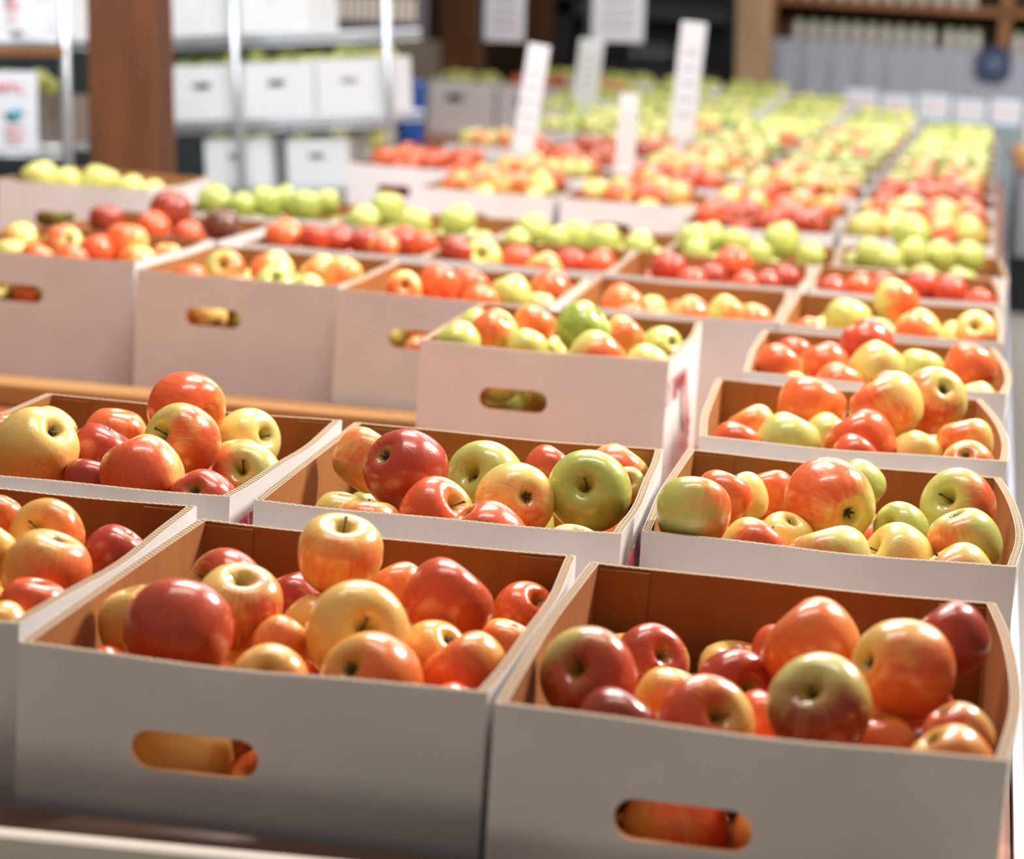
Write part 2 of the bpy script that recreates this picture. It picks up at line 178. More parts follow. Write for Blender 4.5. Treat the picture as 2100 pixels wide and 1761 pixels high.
 ('J3',(-0.4183, 4.0052, 0.7692),0.0297,(0.337, 0.025, -0.941),(0.167, -0.985, 0.034),'-',(0.8,0.7,0.2),'pinkish orange apple below the large one'),
 ('J3',(-0.3255, 4.0942, 0.7728),0.0362,(0.732, 0.047, -0.68),(0.535, -0.659, 0.529),'-',(0.25,0.4,0.2),'green apple with orange cheek left of centre'),
 ('J3',(-0.2628, 4.1504, 0.7712),0.0366,(0.537, 0.237, 0.81),(0.586, -0.795, -0.157),'-',(0.25,0.3,0.2),'green apple right of centre'),
 ('J3',(-0.2086, 4.0784, 0.7732),0.0315,(-0.041, -0.106, -0.994),(0.037, -0.994, 0.105),'-',(0.6,0.5,0.2),'yellow-orange apple near the right wall'),
 ('J4',(-0.0494, 4.0201, 0.7959),0.0396,(0.143, 0.289, 0.947),(-0.037, 0.957, -0.287),'-',(0.25,0.2,0.2),'broad green apple near the left'),
 ('J4',(0.0288, 4.076, 0.8285),0.0385,(0.437, 0.236, 0.868),(0.769, -0.599, -0.224),'-',(0.3,0.5,0.25),'green and red apple topmost on the heap'),
 ('J4',(0.0667, 3.9619, 0.7962),0.0383,(0.587, 0.006, -0.81),(-0.272, -0.941, -0.202),'-',(0.6,0.5,0.2),'orange and cream apple at centre right'),
 ('J4',(0.1628, 3.9698, 0.7994),0.0341,(-0.069, -0.891, 0.449),(0.071, -0.457, -0.887),'s',(0.6,0.45,0.2),'yellow apple with round hollow near the right wall'),
 ('J4',(-0.107, 3.9163, 0.7818),0.0289,(-0.537, -0.054, -0.842),(-0.062, -0.993, 0.104),'-',(0.8,0.6,0.2),'orange apple low at the left'),
 ('K0',(-1.4796, 4.7703, 0.821),0.0448,(-0.171, -0.009, -0.985),(0.255, -0.966, -0.035),'-',(0.7,1,0.7),'big dark red apple piled on top'),
 ('K0',(-1.5821, 4.6607, 0.7996),0.0355,(-0.086, 0.169, 0.982),(0.313, -0.931, 0.187),'-',(0.7,1,0.66),'dark red apple at the left wall'),
 ('K0',(-1.4952, 4.7, 0.7898),0.0348,(0.634, 0.081, -0.769),(0.322, -0.932, 0.168),'-',(0.9,0.9,0.25),'orange-red apple low in the middle'),
 ('K0',(-1.3996, 4.6346, 0.7835),0.0326,(-0.697, 0.186, 0.692),(0.124, -0.92, 0.372),'-',(0.9,1,0.35),'red apple at the front rim'),
 ('K0',(-1.358, 4.7373, 0.7971),0.0384,(-0.235, 0.366, 0.9),(0.218, -0.883, 0.416),'-',(0.5,1,1),'maroon apple near the right wall'),
 ('K1',(-1.1907, 4.6017, 0.8023),0.0386,(0.523, 0.029, -0.852),(-0.446, -0.843, -0.302),'-',(0.9,0.75,0.2),'orange and yellow apple at the left'),
 ('K1',(-1.1227, 4.5912, 0.8005),0.0320,(0.048, 0.275, 0.96),(0.231, -0.938, 0.257),'-',(0.8,1,0.5),'red apple right of the orange one'),
 ('K1',(-1.0938, 4.6633, 0.7944),0.0342,(0.729, 0.068, -0.681),(0.251, -0.952, 0.174),'-',(0.8,1,0.55),'glossy red apple in the middle'),
 ('K1',(-1.0306, 4.6459, 0.7968),0.0332,(-0.625, 0.072, 0.778),(0.182, -0.955, 0.235),'-',(0.8,1,0.6),'dark red apple right of the middle'),
 ('K1',(-0.9807, 4.5825, 0.7985),0.0302,(0.742, 0.012, -0.671),(0.2, -0.958, 0.204),'-',(0.7,0.45,0.3),'two-toned apple in front of the dark red one'),
 ('K1',(-0.9705, 4.7213, 0.7937),0.0353,(-0.693, 0.194, 0.694),(0.069, -0.941, 0.332),'-',(0.8,1,0.5),'tall red apple near the right'),
 ('K1',(-0.9205, 4.6792, 0.7957),0.0318,(0.449, 0.408, 0.795),(0.253, -0.911, 0.324),'-',(0.8,0.95,0.35),'orange-red apple at the right end'),
 ('K2',(-0.8301, 4.5561, 0.8009),0.0323,(0.454, 0.284, 0.845),(0.181, -0.958, 0.225),'-',(0.7,1,0.6),'dark red apple at the left end'),
 ('K2',(-0.785, 4.6086, 0.7858),0.0403,(0.065, -0.92, 0.387),(0.158, -0.374, -0.914),'s',(0.3,0.25,0.3),'yellow-green apple among the red ones'),
 ('K2',(-0.7202, 4.6592, 0.7811),0.0356,(0.041, 0.331, 0.943),(0.149, -0.935, 0.321),'-',(0.8,0.95,0.4),'rosy apple behind the green one'),
 ('K2',(-0.6538, 4.5664, 0.7829),0.0341,(0.49, 0.066, -0.869),(0.224, -0.973, 0.053),'-',(0.6,0.4,0.2),'yellow apple right of the rosy one'),
 ('K2',(-0.6163, 4.6904, 0.7803),0.0339,(0.265, 0.388, 0.883),(0.166, -0.92, 0.354),'-',(0.8,1,0.5),'red apple near the right end'),
 ('K2',(-0.5561, 4.6626, 0.7835),0.0343,(-0.608, 0.098, 0.788),(0.11, -0.972, 0.206),'-',(0.8,0.95,0.35),'orange-red apple at the right end'),
 ('K3',(-0.408, 4.5692, 0.8009),0.0363,(-0.351, -0.089, -0.932),(0.034, -0.996, 0.083),'-',(0.8,1,0.55),'crimson apple at the left end'),
 ('K3',(-0.3539, 4.4693, 0.7909),0.0289,(-0.027, -0.078, -0.997),(0.067, -0.995, 0.076),'-',(0.8,0.95,0.4),'pinkish red apple at the front rim'),
 ('K3',(-0.2864, 4.6248, 0.8135),0.0382,(-0.479, -0.195, -0.856),(0.049, -0.979, 0.196),'-',(0.9,0.9,0.35),'orange-red apple topmost in the heap'),
 ('K3',(-0.3211, 4.5164, 0.7932),0.0300,(0.129, 0.367, 0.921),(0.083, -0.93, 0.359),'-',(0.8,1,0.7),'dark crimson apple left of the heap'),
 ('K3',(-0.2147, 4.4971, 0.7962),0.0273,(0.554, 0.007, -0.832),(0.128, -0.989, 0.077),'-',(0.8,1,0.6),'small crimson apple right of the heap'),
 ('K3',(-0.1836, 4.6149, 0.79),0.0317,(0.274, 0.406, 0.872),(0.09, -0.913, 0.397),'-',(0.8,1,0.65),'crimson apple by the right wall'),
 ('K3',(-0.2549, 4.4626, 0.793),0.0272,(0.714, 0.092, -0.694),(0.195, -0.978, 0.072),'-',(0.8,0.9,0.4),'red apple under the topmost one'),
 ('K4',(-0.0915, 4.6361, 0.7792),0.0288,(0.41, -0.095, -0.907),(0.049, -0.991, 0.126),'-',(0.8,1,0.5),'red apple at the left end'),
 ('K4',(-0.0401, 4.6082, 0.7869),0.0318,(-0.705, 0.126, 0.698),(0.015, -0.981, 0.193),'-',(0.9,0.85,0.3),'orange-red apple with pale spot'),
 ('K4',(0.0081, 4.7248, 0.7799),0.0319,(-0.442, -0.172, -0.88),(-0.015, -0.98, 0.199),'-',(0.8,0.95,0.4),'rosy apple at the back'),
 ('K4',(0.0804, 4.6667, 0.792),0.0340,(0.521, 0.265, 0.812),(0.029, -0.956, 0.293),'-',(0.8,1,0.5),'bright red apple right of the middle'),
 ('K4',(0.1361, 4.6297, 0.7938),0.0329,(-0.281, -0.013, -0.96),(-0.088, -0.995, 0.04),'-',(0.8,1,0.5),'red apple near the right end'),
 ('K4',(0.1916, 4.5784, 0.7822),0.0258,(0.415, 0.342, 0.843),(0.024, -0.931, 0.365),'-',(0.8,1,0.45),'pinkish red apple in the right corner'),
 ('L0',(-1.9289, 5.2072, 0.8264),0.0431,(-0.391, 0.121, 0.912),(-0.283, 0.927, -0.244),'-',(0.35,0,0.2),'large yellow apple at the left end'),
 ('L0',(-1.8866, 5.269, 0.8166),0.0344,(-0.427, 0.254, 0.868),(-0.215, 0.904, -0.37),'-',(0.35,0,0.2),'yellow apple between the two large ones'),
 ('L0',(-1.8198, 5.3102, 0.8165),0.0461,(0.202, 0.273, 0.941),(-0.348, 0.918, -0.192),'-',(0.3,0,0.2),'large yellow-green apple in the middle'),
 ('L0',(-1.7367, 5.282, 0.8131),0.0344,(0.447, 0.058, -0.893),(-0.308, 0.947, -0.092),'-',(0.35,0,0.2),'small yellow apple right of the large one'),
 ('L0',(-1.6764, 5.2585, 0.8077),0.0322,(-0.714, 0.07, 0.697),(-0.148, 0.957, -0.248),'-',(0.35,0,0.2),'yellow apple at the right end'),
 ('L1',(-1.5059, 5.1818, 0.8089),0.0403,(0.668, 0.138, -0.731),(-0.286, 0.955, -0.081),'-',(0.12,0,0.2),'big green apple at the left end'),
 ('L1',(-1.4375, 5.168, 0.8028),0.0316,(-0.728, 0.053, 0.684),(-0.136, 0.966, -0.22),'-',(0.12,0,0.2),'low green apple second from left'),
 ('L1',(-1.4051, 5.2512, 0.8103),0.0378,(-0.362, -0.049, -0.931),(-0.213, 0.977, 0.031),'-',(0.12,0,0.2),'green apple in the middle'),
 ('L1',(-1.394, 5.3663, 0.8096),0.0346,(0.414, 0.052, -0.909),(-0.261, 0.963, -0.064),'-',(0.1,0,0.2),'green apple behind the middle one'),
 ('L1',(-1.293, 5.1759, 0.8152),0.0373,(-0.149, 0.01, -0.989),(-0.223, 0.974, 0.044),'-',(0.1,0,0.2),'green apple second from right'),
 ('L1',(-1.2706, 5.2922, 0.8139),0.0321,(-0.31, 0.321, 0.895),(-0.145, 0.915, -0.378),'-',(0.15,0,0.2),'green apple at the right end'),
 ('L2',(-1.1431, 5.1032, 0.7969),0.0383,(0.71, 0.055, -0.702),(-0.193, 0.974, -0.119),'-',(0.2,0,0.2),'yellow-green apple at the left end'),
 ('L2',(-1.1181, 5.2503, 0.816),0.0395,(-0.145, -0.044, -0.988),(-0.197, 0.98, -0.015),'-',(0.2,0,0.2),'yellow-green apple piled on top'),
 ('L2',(-1.0391, 5.175, 0.7936),0.0390,(-0.192, -0.164, -0.967),(-0.202, 0.971, -0.125),'-',(0.2,0,0.2),'yellow-green apple in the middle'),
 ('L2',(-0.9487, 5.2118, 0.803),0.0410,(0.556, -0.014, -0.831),(-0.158, 0.98, -0.123),'-',(0.2,0,0.2),'yellow-green apple at the right end'),
 ('L3',(-0.7769, 5.1993, 0.7969),0.0400,(0.449, -0.072, -0.891),(-0.123, 0.982, -0.142),'-',(0.2,0,0.2),'large yellow-green apple at left'),
 ('L3',(-0.7889, 5.059, 0.783),0.0286,(0.664, 0.007, -0.748),(-0.139, 0.984, -0.115),'-',(0.2,0,0.2),'low green apple in left corner'),
 ('L3',(-0.7133, 5.1418, 0.7853),0.0310,(-0.545, 0.151, 0.824),(-0.059, 0.974, -0.218),'-',(0.2,0,0.2),'low green apple left of the middle'),
 ('L3',(-0.6826, 5.2515, 0.7868),0.0372,(-0.142, -0.129, -0.981),(-0.131, 0.985, -0.111),'-',(0.2,0,0.2),'yellow-green apple in the middle'),
 ('L3',(-0.6112, 5.1752, 0.788),0.0386,(0.139, 0.046, -0.989),(-0.135, 0.99, 0.027),'-',(0.2,0,0.2),'yellow-green apple right of the middle'),
 ('L3',(-0.5367, 5.2149, 0.7782),0.0350,(0.635, 0.0, -0.773),(-0.109, 0.99, -0.089),'-',(0.2,0,0.2),'yellow-green apple at the right end'),
 ('L4',(-0.417, 5.1991, 0.8044),0.0359,(0.363, -0.071, -0.929),(-0.075, 0.992, -0.105),'-',(0.2,0,0.2),'green apple at the back left'),
 ('L4',(-0.3832, 5.2613, 0.8002),0.0368,(-0.674, 0.086, 0.734),(-0.028, 0.99, -0.142),'-',(0.2,0,0.2),'green apple left of the middle'),
 ('L4',(-0.3224, 5.2314, 0.7984),0.0329,(0.505, 0.297, 0.811),(-0.159, 0.955, -0.251),'-',(0.2,0,0.2),'small green apple in the middle'),
 ('L4',(-0.2249, 5.249, 0.811),0.0423,(0.387, 0.106, -0.916),(-0.111, 0.992, 0.068),'-',(0.2,0,0.2),'green apple piled highest at right'),
 ('L4',(-0.2673, 5.142, 0.7853),0.0306,(0.39, 0.39, 0.834),(-0.17, 0.921, -0.35),'-',(0.2,0,0.2),'low green apple below the highest one'),
 ('L4',(-0.156, 5.1798, 0.7903),0.0307,(0.4, 0.049, -0.915),(-0.08, 0.997, 0.018),'-',(0.2,0,0.2),'green apple at the right end'),
 ('L4',(-0.4009, 5.1232, 0.7852),0.0306,(0.077, -0.121, -0.99),(-0.075, 0.989, -0.127),'-',(0.2,0,0.2),'low green apple at front left'),
 ('L5',(0.0564, 5.2483, 0.8477),0.0438,(0.726, 0.011, -0.688),(-0.045, 0.998, -0.032),'-',(0.15,0,0.2),'large green apple piled on top'),
 ('L5',(0.061, 5.1499, 0.8123),0.0358,(-0.49, 0.138, 0.861),(0.037, 0.99, -0.137),'-',(0.2,0,0.2),'green apple under the topmost one'),
 ('L5',(-0.0274, 5.2135, 0.7985),0.0352,(0.472, 0.26, 0.842),(-0.09, 0.965, -0.247),'-',(0.2,0,0.2),'green apple left of the heap'),
 ('L5',(-0.0618, 5.2549, 0.7737),0.0256,(0.21, 0.076, -0.975),(-0.048, 0.997, 0.067),'-',(0.2,0,0.2),'small green apple at the left end'),
 ('L5',(0.0141, 5.1079, 0.7996),0.0301,(-0.356, -0.134, -0.925),(-0.013, 0.99, -0.138),'-',(0.2,0,0.2),'low green apple left of the topmost one'),
 ('L5',(0.1234, 5.2046, 0.8098),0.0343,(-0.479, -0.153, -0.864),(-0.017, 0.986, -0.166),'-',(0.2,0,0.2),'green apple right of the heap'),
 ('L5',(0.1875, 5.2236, 0.8095),0.0343,(-0.363, -0.21, -0.908),(-0.015, 0.975, -0.22),'-',(0.2,0,0.2),'green apple near the right end'),
]
FILL={
 'F0':[(-710,1803,721,35),(-812,1954,721,37),(-805,1838,721,37),(-923,2002,721,35),(-906,1789,721,35),(-876,2087,721,35),(-724,1937,721,36),(-725,2070,721,36),(-935,1931,721,35),(-845,1734,721,37),(-885,1863,721,35),(-801,2083,721,36),(-740,1729,721,36),(-686,1999,710,36),(-853,2013,710,36),(-684,1865,699,34),(-772,2021,699,34),(-939,2071,688,35),(-788,1769,688,35),(-781,1897,688,34),(-876,1947,677,37),(-935,1836,677,36),(-681,1737,677,37),(-931,1734,677,37)],
 'F1':[(-510,1905,718,36),(-394,1923,718,37),(-509,1800,718,36),(-359,1990,718,36),(-436,1990,718,35),(-548,2051,718,35),(-563,1852,718,36),(-413,1790,707,35),(-332,1700,707,36),(-301,1911,696,35),(-568,1971,696,34),(-409,1699,696,37),(-448,1852,696,34),(-466,2054,696,36),(-323,1776,696,35),(-372,1846,696,35),(-395,2054,685,37),(-568,1784,674,36),(-492,1980,674,37),(-313,2020,674,34),(-309,1845,663,37),(-569,1875,652,35),(-375,1959,652,35),(-504,1846,652,35),(-454,1777,652,36),(-378,1756,652,36),(-431,1906,652,35)],
 'F2':[(24,1971,724,36),(-96,2006,724,35),(-47,1728,724,34),(29,1649,724,36),(-9,1892,724,35),(-2,1801,724,35),(-185,1999,724,37),(72,1800,724,35),(-192,1808,713,35),(75,1910,713,37),(-195,1646,702,35),(-118,1775,702,36),(-186,1883,702,34),(-189,1731,702,35),(-118,1938,702,35),(-38,1658,702,35),(66,1721,702,37),(-74,1857,691,35),(-34,1984,680,35),(33,1854,680,36),(-192,1948,669,36),(-6,1714,658,35),(-12,1922,658,35),(50,1993,658,37),(-39,1788,658,34),(69,1657,658,35)],
 'G0':[(-895,2315,726,34),(-803,2537,726,36),(-869,2578,726,36),(-899,2419,726,35),(-809,2450,726,35),(-791,2357,726,36),(-673,2316,726,34),(-797,2236,726,35),(-738,2417,726,37),(-696,2570,726,37),(-869,2240,726,35),(-709,2226,726,37),(-729,2501,726,37),(-650,2503,726,35),(-869,2506,714,34),(-661,2434,703,36),(-747,2299,692,36),(-858,2369,692,36),(-836,2296,692,37),(-686,2371,681,35),(-657,2251,681,36),(-780,2589,681,36),(-916,2579,670,36),(-905,2263,670,35),(-857,2438,670,36),(-762,2460,670,36)],
 'G1':[(-448,2505,724,36),(-279,2435,724,37),(-536,2392,724,36),(-502,2571,724,34),(-359,2304,724,34),(-276,2322,724,36),(-323,2576,724,36),(-468,2425,724,37),(-422,2369,724,34),(-528,2472,724,36),(-275,2509,724,34),(-395,2562,724,34),(-424,2226,724,35),(-356,2414,724,36),(-361,2500,724,35),(-536,2227,724,35),(-457,2307,713,35),(-314,2232,702,35),(-537,2290,691,36),(-306,2378,680,36),(-442,2591,680,36),(-408,2460,680,36),(-495,2515,669,37),(-491,2228,669,37),(-274,2570,669,36),(-542,2593,669,35),(-393,2261,669,35),(-373,2359,669,35),(-498,2350,669,36)],
 'G2':[(-101,2623,715,35),(84,2587,715,37),(98,2457,715,37),(-28,2576,715,35),(-150,2446,715,35),(-65,2443,715,34),(-24,2374,715,34),(-151,2557,715,36),(-155,2309,715,35),(16,2653,715,35),(-2,2509,715,36),(49,2397,704,35),(-93,2349,693,35),(43,2325,693,35),(-103,2494,693,34),(102,2523,682,36),(106,2360,682,36),(-29,2291,682,36),(-156,2627,671,35),(-152,2382,671,36),(-41,2643,671,37),(-2,2447,671,35),(104,2290,671,36)],
 'H2':[(4,3090,746,36),(55,2958,746,34),(-82,2808,746,37),(89,3122,746,36),(-78,3142,746,36),(21,3176,746,35),(70,3047,746,37),(-155,3101,746,34),(2,3011,746,36),(-146,2926,746,35),(-47,2918,735,36),(71,2810,735,35),(111,2919,735,35),(-147,3168,724,37),(-110,3032,724,35),(-1,2813,724,35),(14,2882,713,35),(-130,2875,702,35),(-65,3081,702,35),(101,2998,702,35),(-10,3143,690,37),(-50,2999,690,37),(100,2862,690,37),(88,3167,690,36),(15,2953,690,35)],
 'I1':[(-496,3462,752,37),(-493,3609,752,36),(-334,3697,752,35),(-441,3547,752,36),(-540,3666,752,36),(-403,3622,752,36),(-552,3562,752,37),(-531,3342,752,34),(-427,3698,752,37),(-397,3432,752,37),(-587,3425,752,35),(-335,3479,752,37),(-455,3386,741,35),(-343,3344,730,37),(-367,3554,730,36),(-574,3494,730,37),(-336,3627,730,35),(-413,3490,708,36),(-487,3689,708,37),(-586,3351,708,35),(-386,3664,697,36),(-330,3418,697,37),(-571,3623,697,35),(-535,3416,697,34),(-500,3554,697,37),(-447,3625,697,35),(-410,3351,697,35),(-589,3704,697,35)],
 'I2':[(108,3344,752,37),(40,3668,752,36),(103,3428,752,35),(126,3632,752,37),(-129,3490,752,35),(-62,3598,752,36),(-126,3661,752,36),(-42,3514,752,36),(34,3358,752,35),(127,3544,752,37),(49,3556,752,36),(-46,3398,752,36),(-127,3421,741,35),(11,3452,741,36),(-119,3325,719,35),(-125,3565,719,37),(13,3611,719,35),(-44,3657,719,35),(-21,3307,719,37),(79,3498,719,35),(-70,3451,708,36),(63,3322,697,37),(0,3391,697,35),(81,3605,697,36),(136,3305,697,34)],
 'J0':[(-1594,4371,744,35),(-1429,4301,744,35),(-1512,4329,744,34),(-1384,4087,744,36),(-1364,4407,744,36),(-1462,4423,744,36),(-1575,4188,744,36),(-1459,4236,744,35),(-1606,4300,744,34),(-1478,4159,744,36),(-1591,4056,732,35),(-1403,4184,732,35),(-1354,4240,732,37),(-1476,4076,721,37),(-1545,4253,721,35),(-1615,4131,721,35),(-1533,4406,721,35),(-1372,4337,721,36),(-1540,4125,710,35),(-1462,4363,699,35),(-1609,4234,699,36),(-1358,4137,688,36),(-1572,4332,688,35)],
 'J1':[(-1063,4088,745,35),(-1063,4225,745,35),(-1207,4261,745,35),(-1186,4123,745,36),(-983,4218,745,35),(-1126,4279,745,37),(-974,4054,745,37),(-1151,4195,745,37),(-1015,4294,745,35),(-1218,4059,745,35),(-1009,3940,734,35),(-1110,4030,734,36),(-951,4143,734,35),(-1147,3944,723,36),(-1077,3966,712,35),(-954,4277,712,34),(-1023,4149,712,37),(-1209,3993,712,37),(-1124,4096,712,35),(-1208,4200,701,36),(-1180,4307,701,34),(-1032,4033,701,35),(-951,3972,701,35)],
 'J2':[(-794,4100,749,36),(-675,4171,749,36),(-821,4005,749,36),(-692,3975,749,37),(-837,3873,749,37),(-761,3944,749,35),(-596,4206,749,34),(-832,4196,749,37),(-604,3871,749,34),(-758,4224,749,34),(-633,4112,749,36),(-720,3870,749,35),(-587,4050,749,37),(-748,4041,738,34),(-669,4046,727,37),(-605,3987,716,35),(-823,3937,716,36),(-645,3925,716,35),(-754,4161,716,36),(-582,4144,705,37),(-651,4230,694,37),(-759,3900,694,35),(-834,4067,694,36),(-715,4093,694,37),(-844,4150,694,34),(-781,3989,694,34),(-677,3863,694,34)],
 'J3':[(-365,4279,741,36),(-266,4256,741,34),(-228,3996,741,37),(-415,4334,741,36),(-405,4208,741,34),(-326,4010,741,36),(-324,4208,741,36),(-455,4068,741,36),(-211,4207,741,35),(-379,4134,741,35),(-227,4323,741,35),(-469,4246,741,35),(-266,4079,730,37),(-381,4066,719,35),(-461,3965,719,35),(-305,4324,719,35),(-215,4145,708,35),(-382,3966,708,37),(-476,4185,697,37),(-259,4211,686,36),(-426,4247,686,35),(-323,4150,686,35),(-474,4027,686,35),(-278,3984,686,34),(-461,4324,686,35),(-369,4331,686,34),(-432,4130,686,35)],
 'J4':[(138,4212,750,37),(12,4119,750,34),(79,3889,750,36),(-78,4236,750,36),(-35,3952,750,34),(151,3877,750,37),(-6,3874,750,37),(1,4190,750,37),(103,4032,750,36),(-90,4068,750,37),(-100,4154,750,36),(85,4124,750,37),(162,4122,750,37),(26,4015,750,37),(-106,3986,750,37),(67,4239,739,34),(150,3951,728,35),(-93,3882,728,37),(40,3949,717,36),(51,4076,706,37),(-27,4063,706,37),(59,4178,706,34),(162,4041,706,34)],
 'K0':[(-1548,4741,733,37),(-1437,4803,733,35),(-1380,4690,733,37),(-1356,4614,733,36),(-1448,4641,733,36),(-1591,4593,733,37),(-1569,4899,733,36),(-1355,4823,733,35),(-1447,4902,733,36),(-1599,4808,733,37),(-1505,4593,733,36),(-1617,4676,733,36),(-1458,4725,733,35),(-1366,4938,733,36),(-1508,4846,733,35),(-1541,4665,722,35),(-1615,4954,722,37),(-1402,4751,700,35),(-1520,4954,700,36),(-1613,4743,700,34),(-1492,4778,689,35),(-1371,4877,689,35),(-1451,4947,678,36),(-1601,4864,678,37),(-1396,4590,678,35)],
 'K1':[(-1135,4548,743,35),(-1182,4705,743,35),(-1028,4795,743,35),(-1027,4718,743,36),(-987,4876,743,35),(-1120,4832,743,35),(-1035,4582,743,35),(-1188,4802,743,36),(-934,4558,743,37),(-959,4648,743,35),(-1111,4743,743,36),(-938,4780,743,36),(-1145,4625,743,36),(-1005,4520,732,34),(-1061,4871,721,37),(-1047,4649,721,37),(-928,4703,710,36),(-1182,4865,710,35),(-1190,4509,710,37),(-1112,4673,699,36),(-1085,4515,699,35),(-939,4845,699,36),(-977,4595,699,35),(-1179,4581,699,34)],
 'K2':[(-805,4684,745,35),(-758,4744,745,35),(-676,4725,745,34),(-770,4490,745,36),(-615,4501,745,34),(-713,4592,745,35),(-594,4823,745,37),(-651,4639,745,36),(-816,4810,745,35),(-669,4823,745,37),(-563,4590,745,37),(-699,4512,734,35),(-815,4555,734,35),(-583,4745,734,35),(-626,4567,711,35),(-718,4678,711,37),(-592,4663,711,36),(-745,4809,711,37),(-814,4752,700,37),(-558,4508,700,36),(-803,4620,700,37),(-753,4545,689,34),(-649,4755,689,35)],
 'K3':[(-271,4525,747,36),(-415,4525,747,35),(-304,4720,747,35),(-417,4649,747,35),(-332,4617,747,35),(-372,4805,747,36),(-224,4725,747,35),(-451,4749,747,34),(-199,4550,747,36),(-446,4450,747,37),(-241,4646,747,37),(-384,4724,747,37),(-277,4787,747,35),(-295,4444,747,37),(-209,4806,736,35),(-222,4449,736,36),(-342,4538,725,35),(-367,4466,725,35),(-445,4588,725,35),(-271,4593,703,35),(-447,4804,703,37),(-295,4664,703,35),(-190,4495,692,34),(-444,4704,692,35),(-341,4750,692,37),(-201,4614,692,37),(-382,4615,692,37)],
 'K4':[(134,4566,739,35),(98,4855,739,37),(-49,4541,739,36),(10,4814,739,37),(80,4753,739,35),(128,4671,739,35),(174,4868,739,35),(-47,4665,739,35),(55,4613,739,36),(-79,4735,739,36),(-81,4817,739,35),(27,4545,739,37),(177,4767,739,35),(-29,4877,739,37),(37,4683,728,37),(187,4613,717,34),(-13,4606,706,35),(178,4522,706,36),(36,4868,695,34),(168,4708,695,35),(-17,4733,695,35),(-83,4599,695,36),(101,4628,684,36),(88,4554,684,35),(77,4806,684,36),(152,4806,684,36),(-40,4824,684,34),(132,4884,684,35)],
 'L0':[(-1773,5219,776,34),(-1874,5396,776,34),(-1888,5470,776,37),(-1787,5489,776,34),(-1739,5150,776,36),(-1887,5123,776,36),(-1828,5167,776,35),(-1775,5409,776,37),(-1701,5438,776,36),(-1725,5342,776,36),(-1929,5341,776,36),(-1683,5197,776,36),(-1669,5122,776,35),(-1934,5263,764,36),(-1845,5253,764,35),(-1835,5343,742,35),(-1895,5197,742,36),(-1727,5267,742,35),(-1685,5493,731,35),(-1856,5436,720,36),(-1925,5403,720,37),(-1798,5127,720,36),(-1677,5351,720,36)],
 'L1':[(-1262,5170,742,34),(-1345,5377,742,37),(-1371,5101,742,36),(-1373,5228,742,37),(-1304,5271,742,37),(-1257,5329,742,37),(-1437,5315,742,36),(-1509,5142,742,36),(-1423,5399,742,36),(-1267,5422,742,34),(-1500,5397,742,35),(-1277,5088,742,36),(-1501,5232,742,36),(-1449,5080,742,35),(-1432,5150,731,35),(-1334,5158,720,35),(-1368,5292,709,35),(-1501,5309,709,36),(-1367,5435,698,36),(-1250,5228,698,36),(-1445,5245,698,37),(-1300,5355,686,37),(-1392,5356,686,36),(-1506,5079,686,35)],
 'L2':[(-902,5264,736,36),(-1104,5198,736,35),(-981,5132,736,34),(-1003,5366,736,36),(-957,5424,736,36),(-1029,5221,736,37),(-1078,5366,736,36),(-1128,5436,736,35),(-877,5186,736,36),(-1124,5301,736,36),(-915,5364,736,36),(-881,5079,736,36),(-1086,5066,736,35),(-984,5289,736,37),(-1069,5133,724,35),(-1144,5119,724,35),(-1041,5431,724,34),(-878,5434,724,34),(-948,5202,713,35),(-1143,5363,702,35),(-1056,5288,702,35),(-953,5076,702,37),(-918,5137,691,35)],
 'L3':[(-592,5385,729,37),(-739,5240,729,37),(-658,5085,729,36),(-778,5350,729,35),(-556,5274,729,35),(-712,5426,729,37),(-676,5357,729,36),(-773,5117,729,37),(-514,5132,729,37),(-618,5310,729,34),(-602,5220,729,35),(-586,5132,729,34),(-667,5179,729,35),(-517,5370,729,36),(-559,5069,706,35),(-536,5211,706,34),(-779,5426,706,35),(-708,5300,695,36),(-536,5436,695,36),(-642,5422,684,34),(-702,5127,684,37),(-673,5237,684,37),(-762,5172,673,37),(-614,5097,673,35),(-554,5331,673,36),(-617,5178,673,35),(-726,5371,673,36),(-779,5289,673,35)],
 'L4':[(-393,5361,727,35),(-385,5220,727,37),(-151,5321,727,36),(-302,5407,727,37),(-252,5347,727,37),(-359,5138,727,36),(-253,5236,727,36),(-157,5066,727,35),(-230,5077,727,35),(-166,5434,727,35),(-176,5179,727,35),(-403,5081,727,35),(-299,5080,727,36),(-310,5280,727,35),(-369,5435,727,36),(-178,5254,727,36),(-254,5161,716,35),(-376,5294,705,36),(-227,5423,694,35),(-320,5200,694,35),(-313,5349,683,37),(-150,5380,683,36),(-158,5122,683,35)],
 'L5':[(175,5283,731,35),(31,5295,731,36),(12,5132,731,36),(-44,5198,731,36),(113,5113,731,36),(212,5093,731,37),(181,5432,731,37),(126,5214,731,37),(25,5213,731,34),(39,5376,731,34),(-49,5083,731,37),(106,5323,731,36),(-47,5344,731,36),(207,5201,731,37),(92,5433,731,35),(187,5354,731,36),(-50,5431,731,36),(-26,5259,698,34),(71,5167,698,34),(26,5429,687,35),(180,5149,687,35),(55,5093,687,36),(70,5246,687,35)],
}
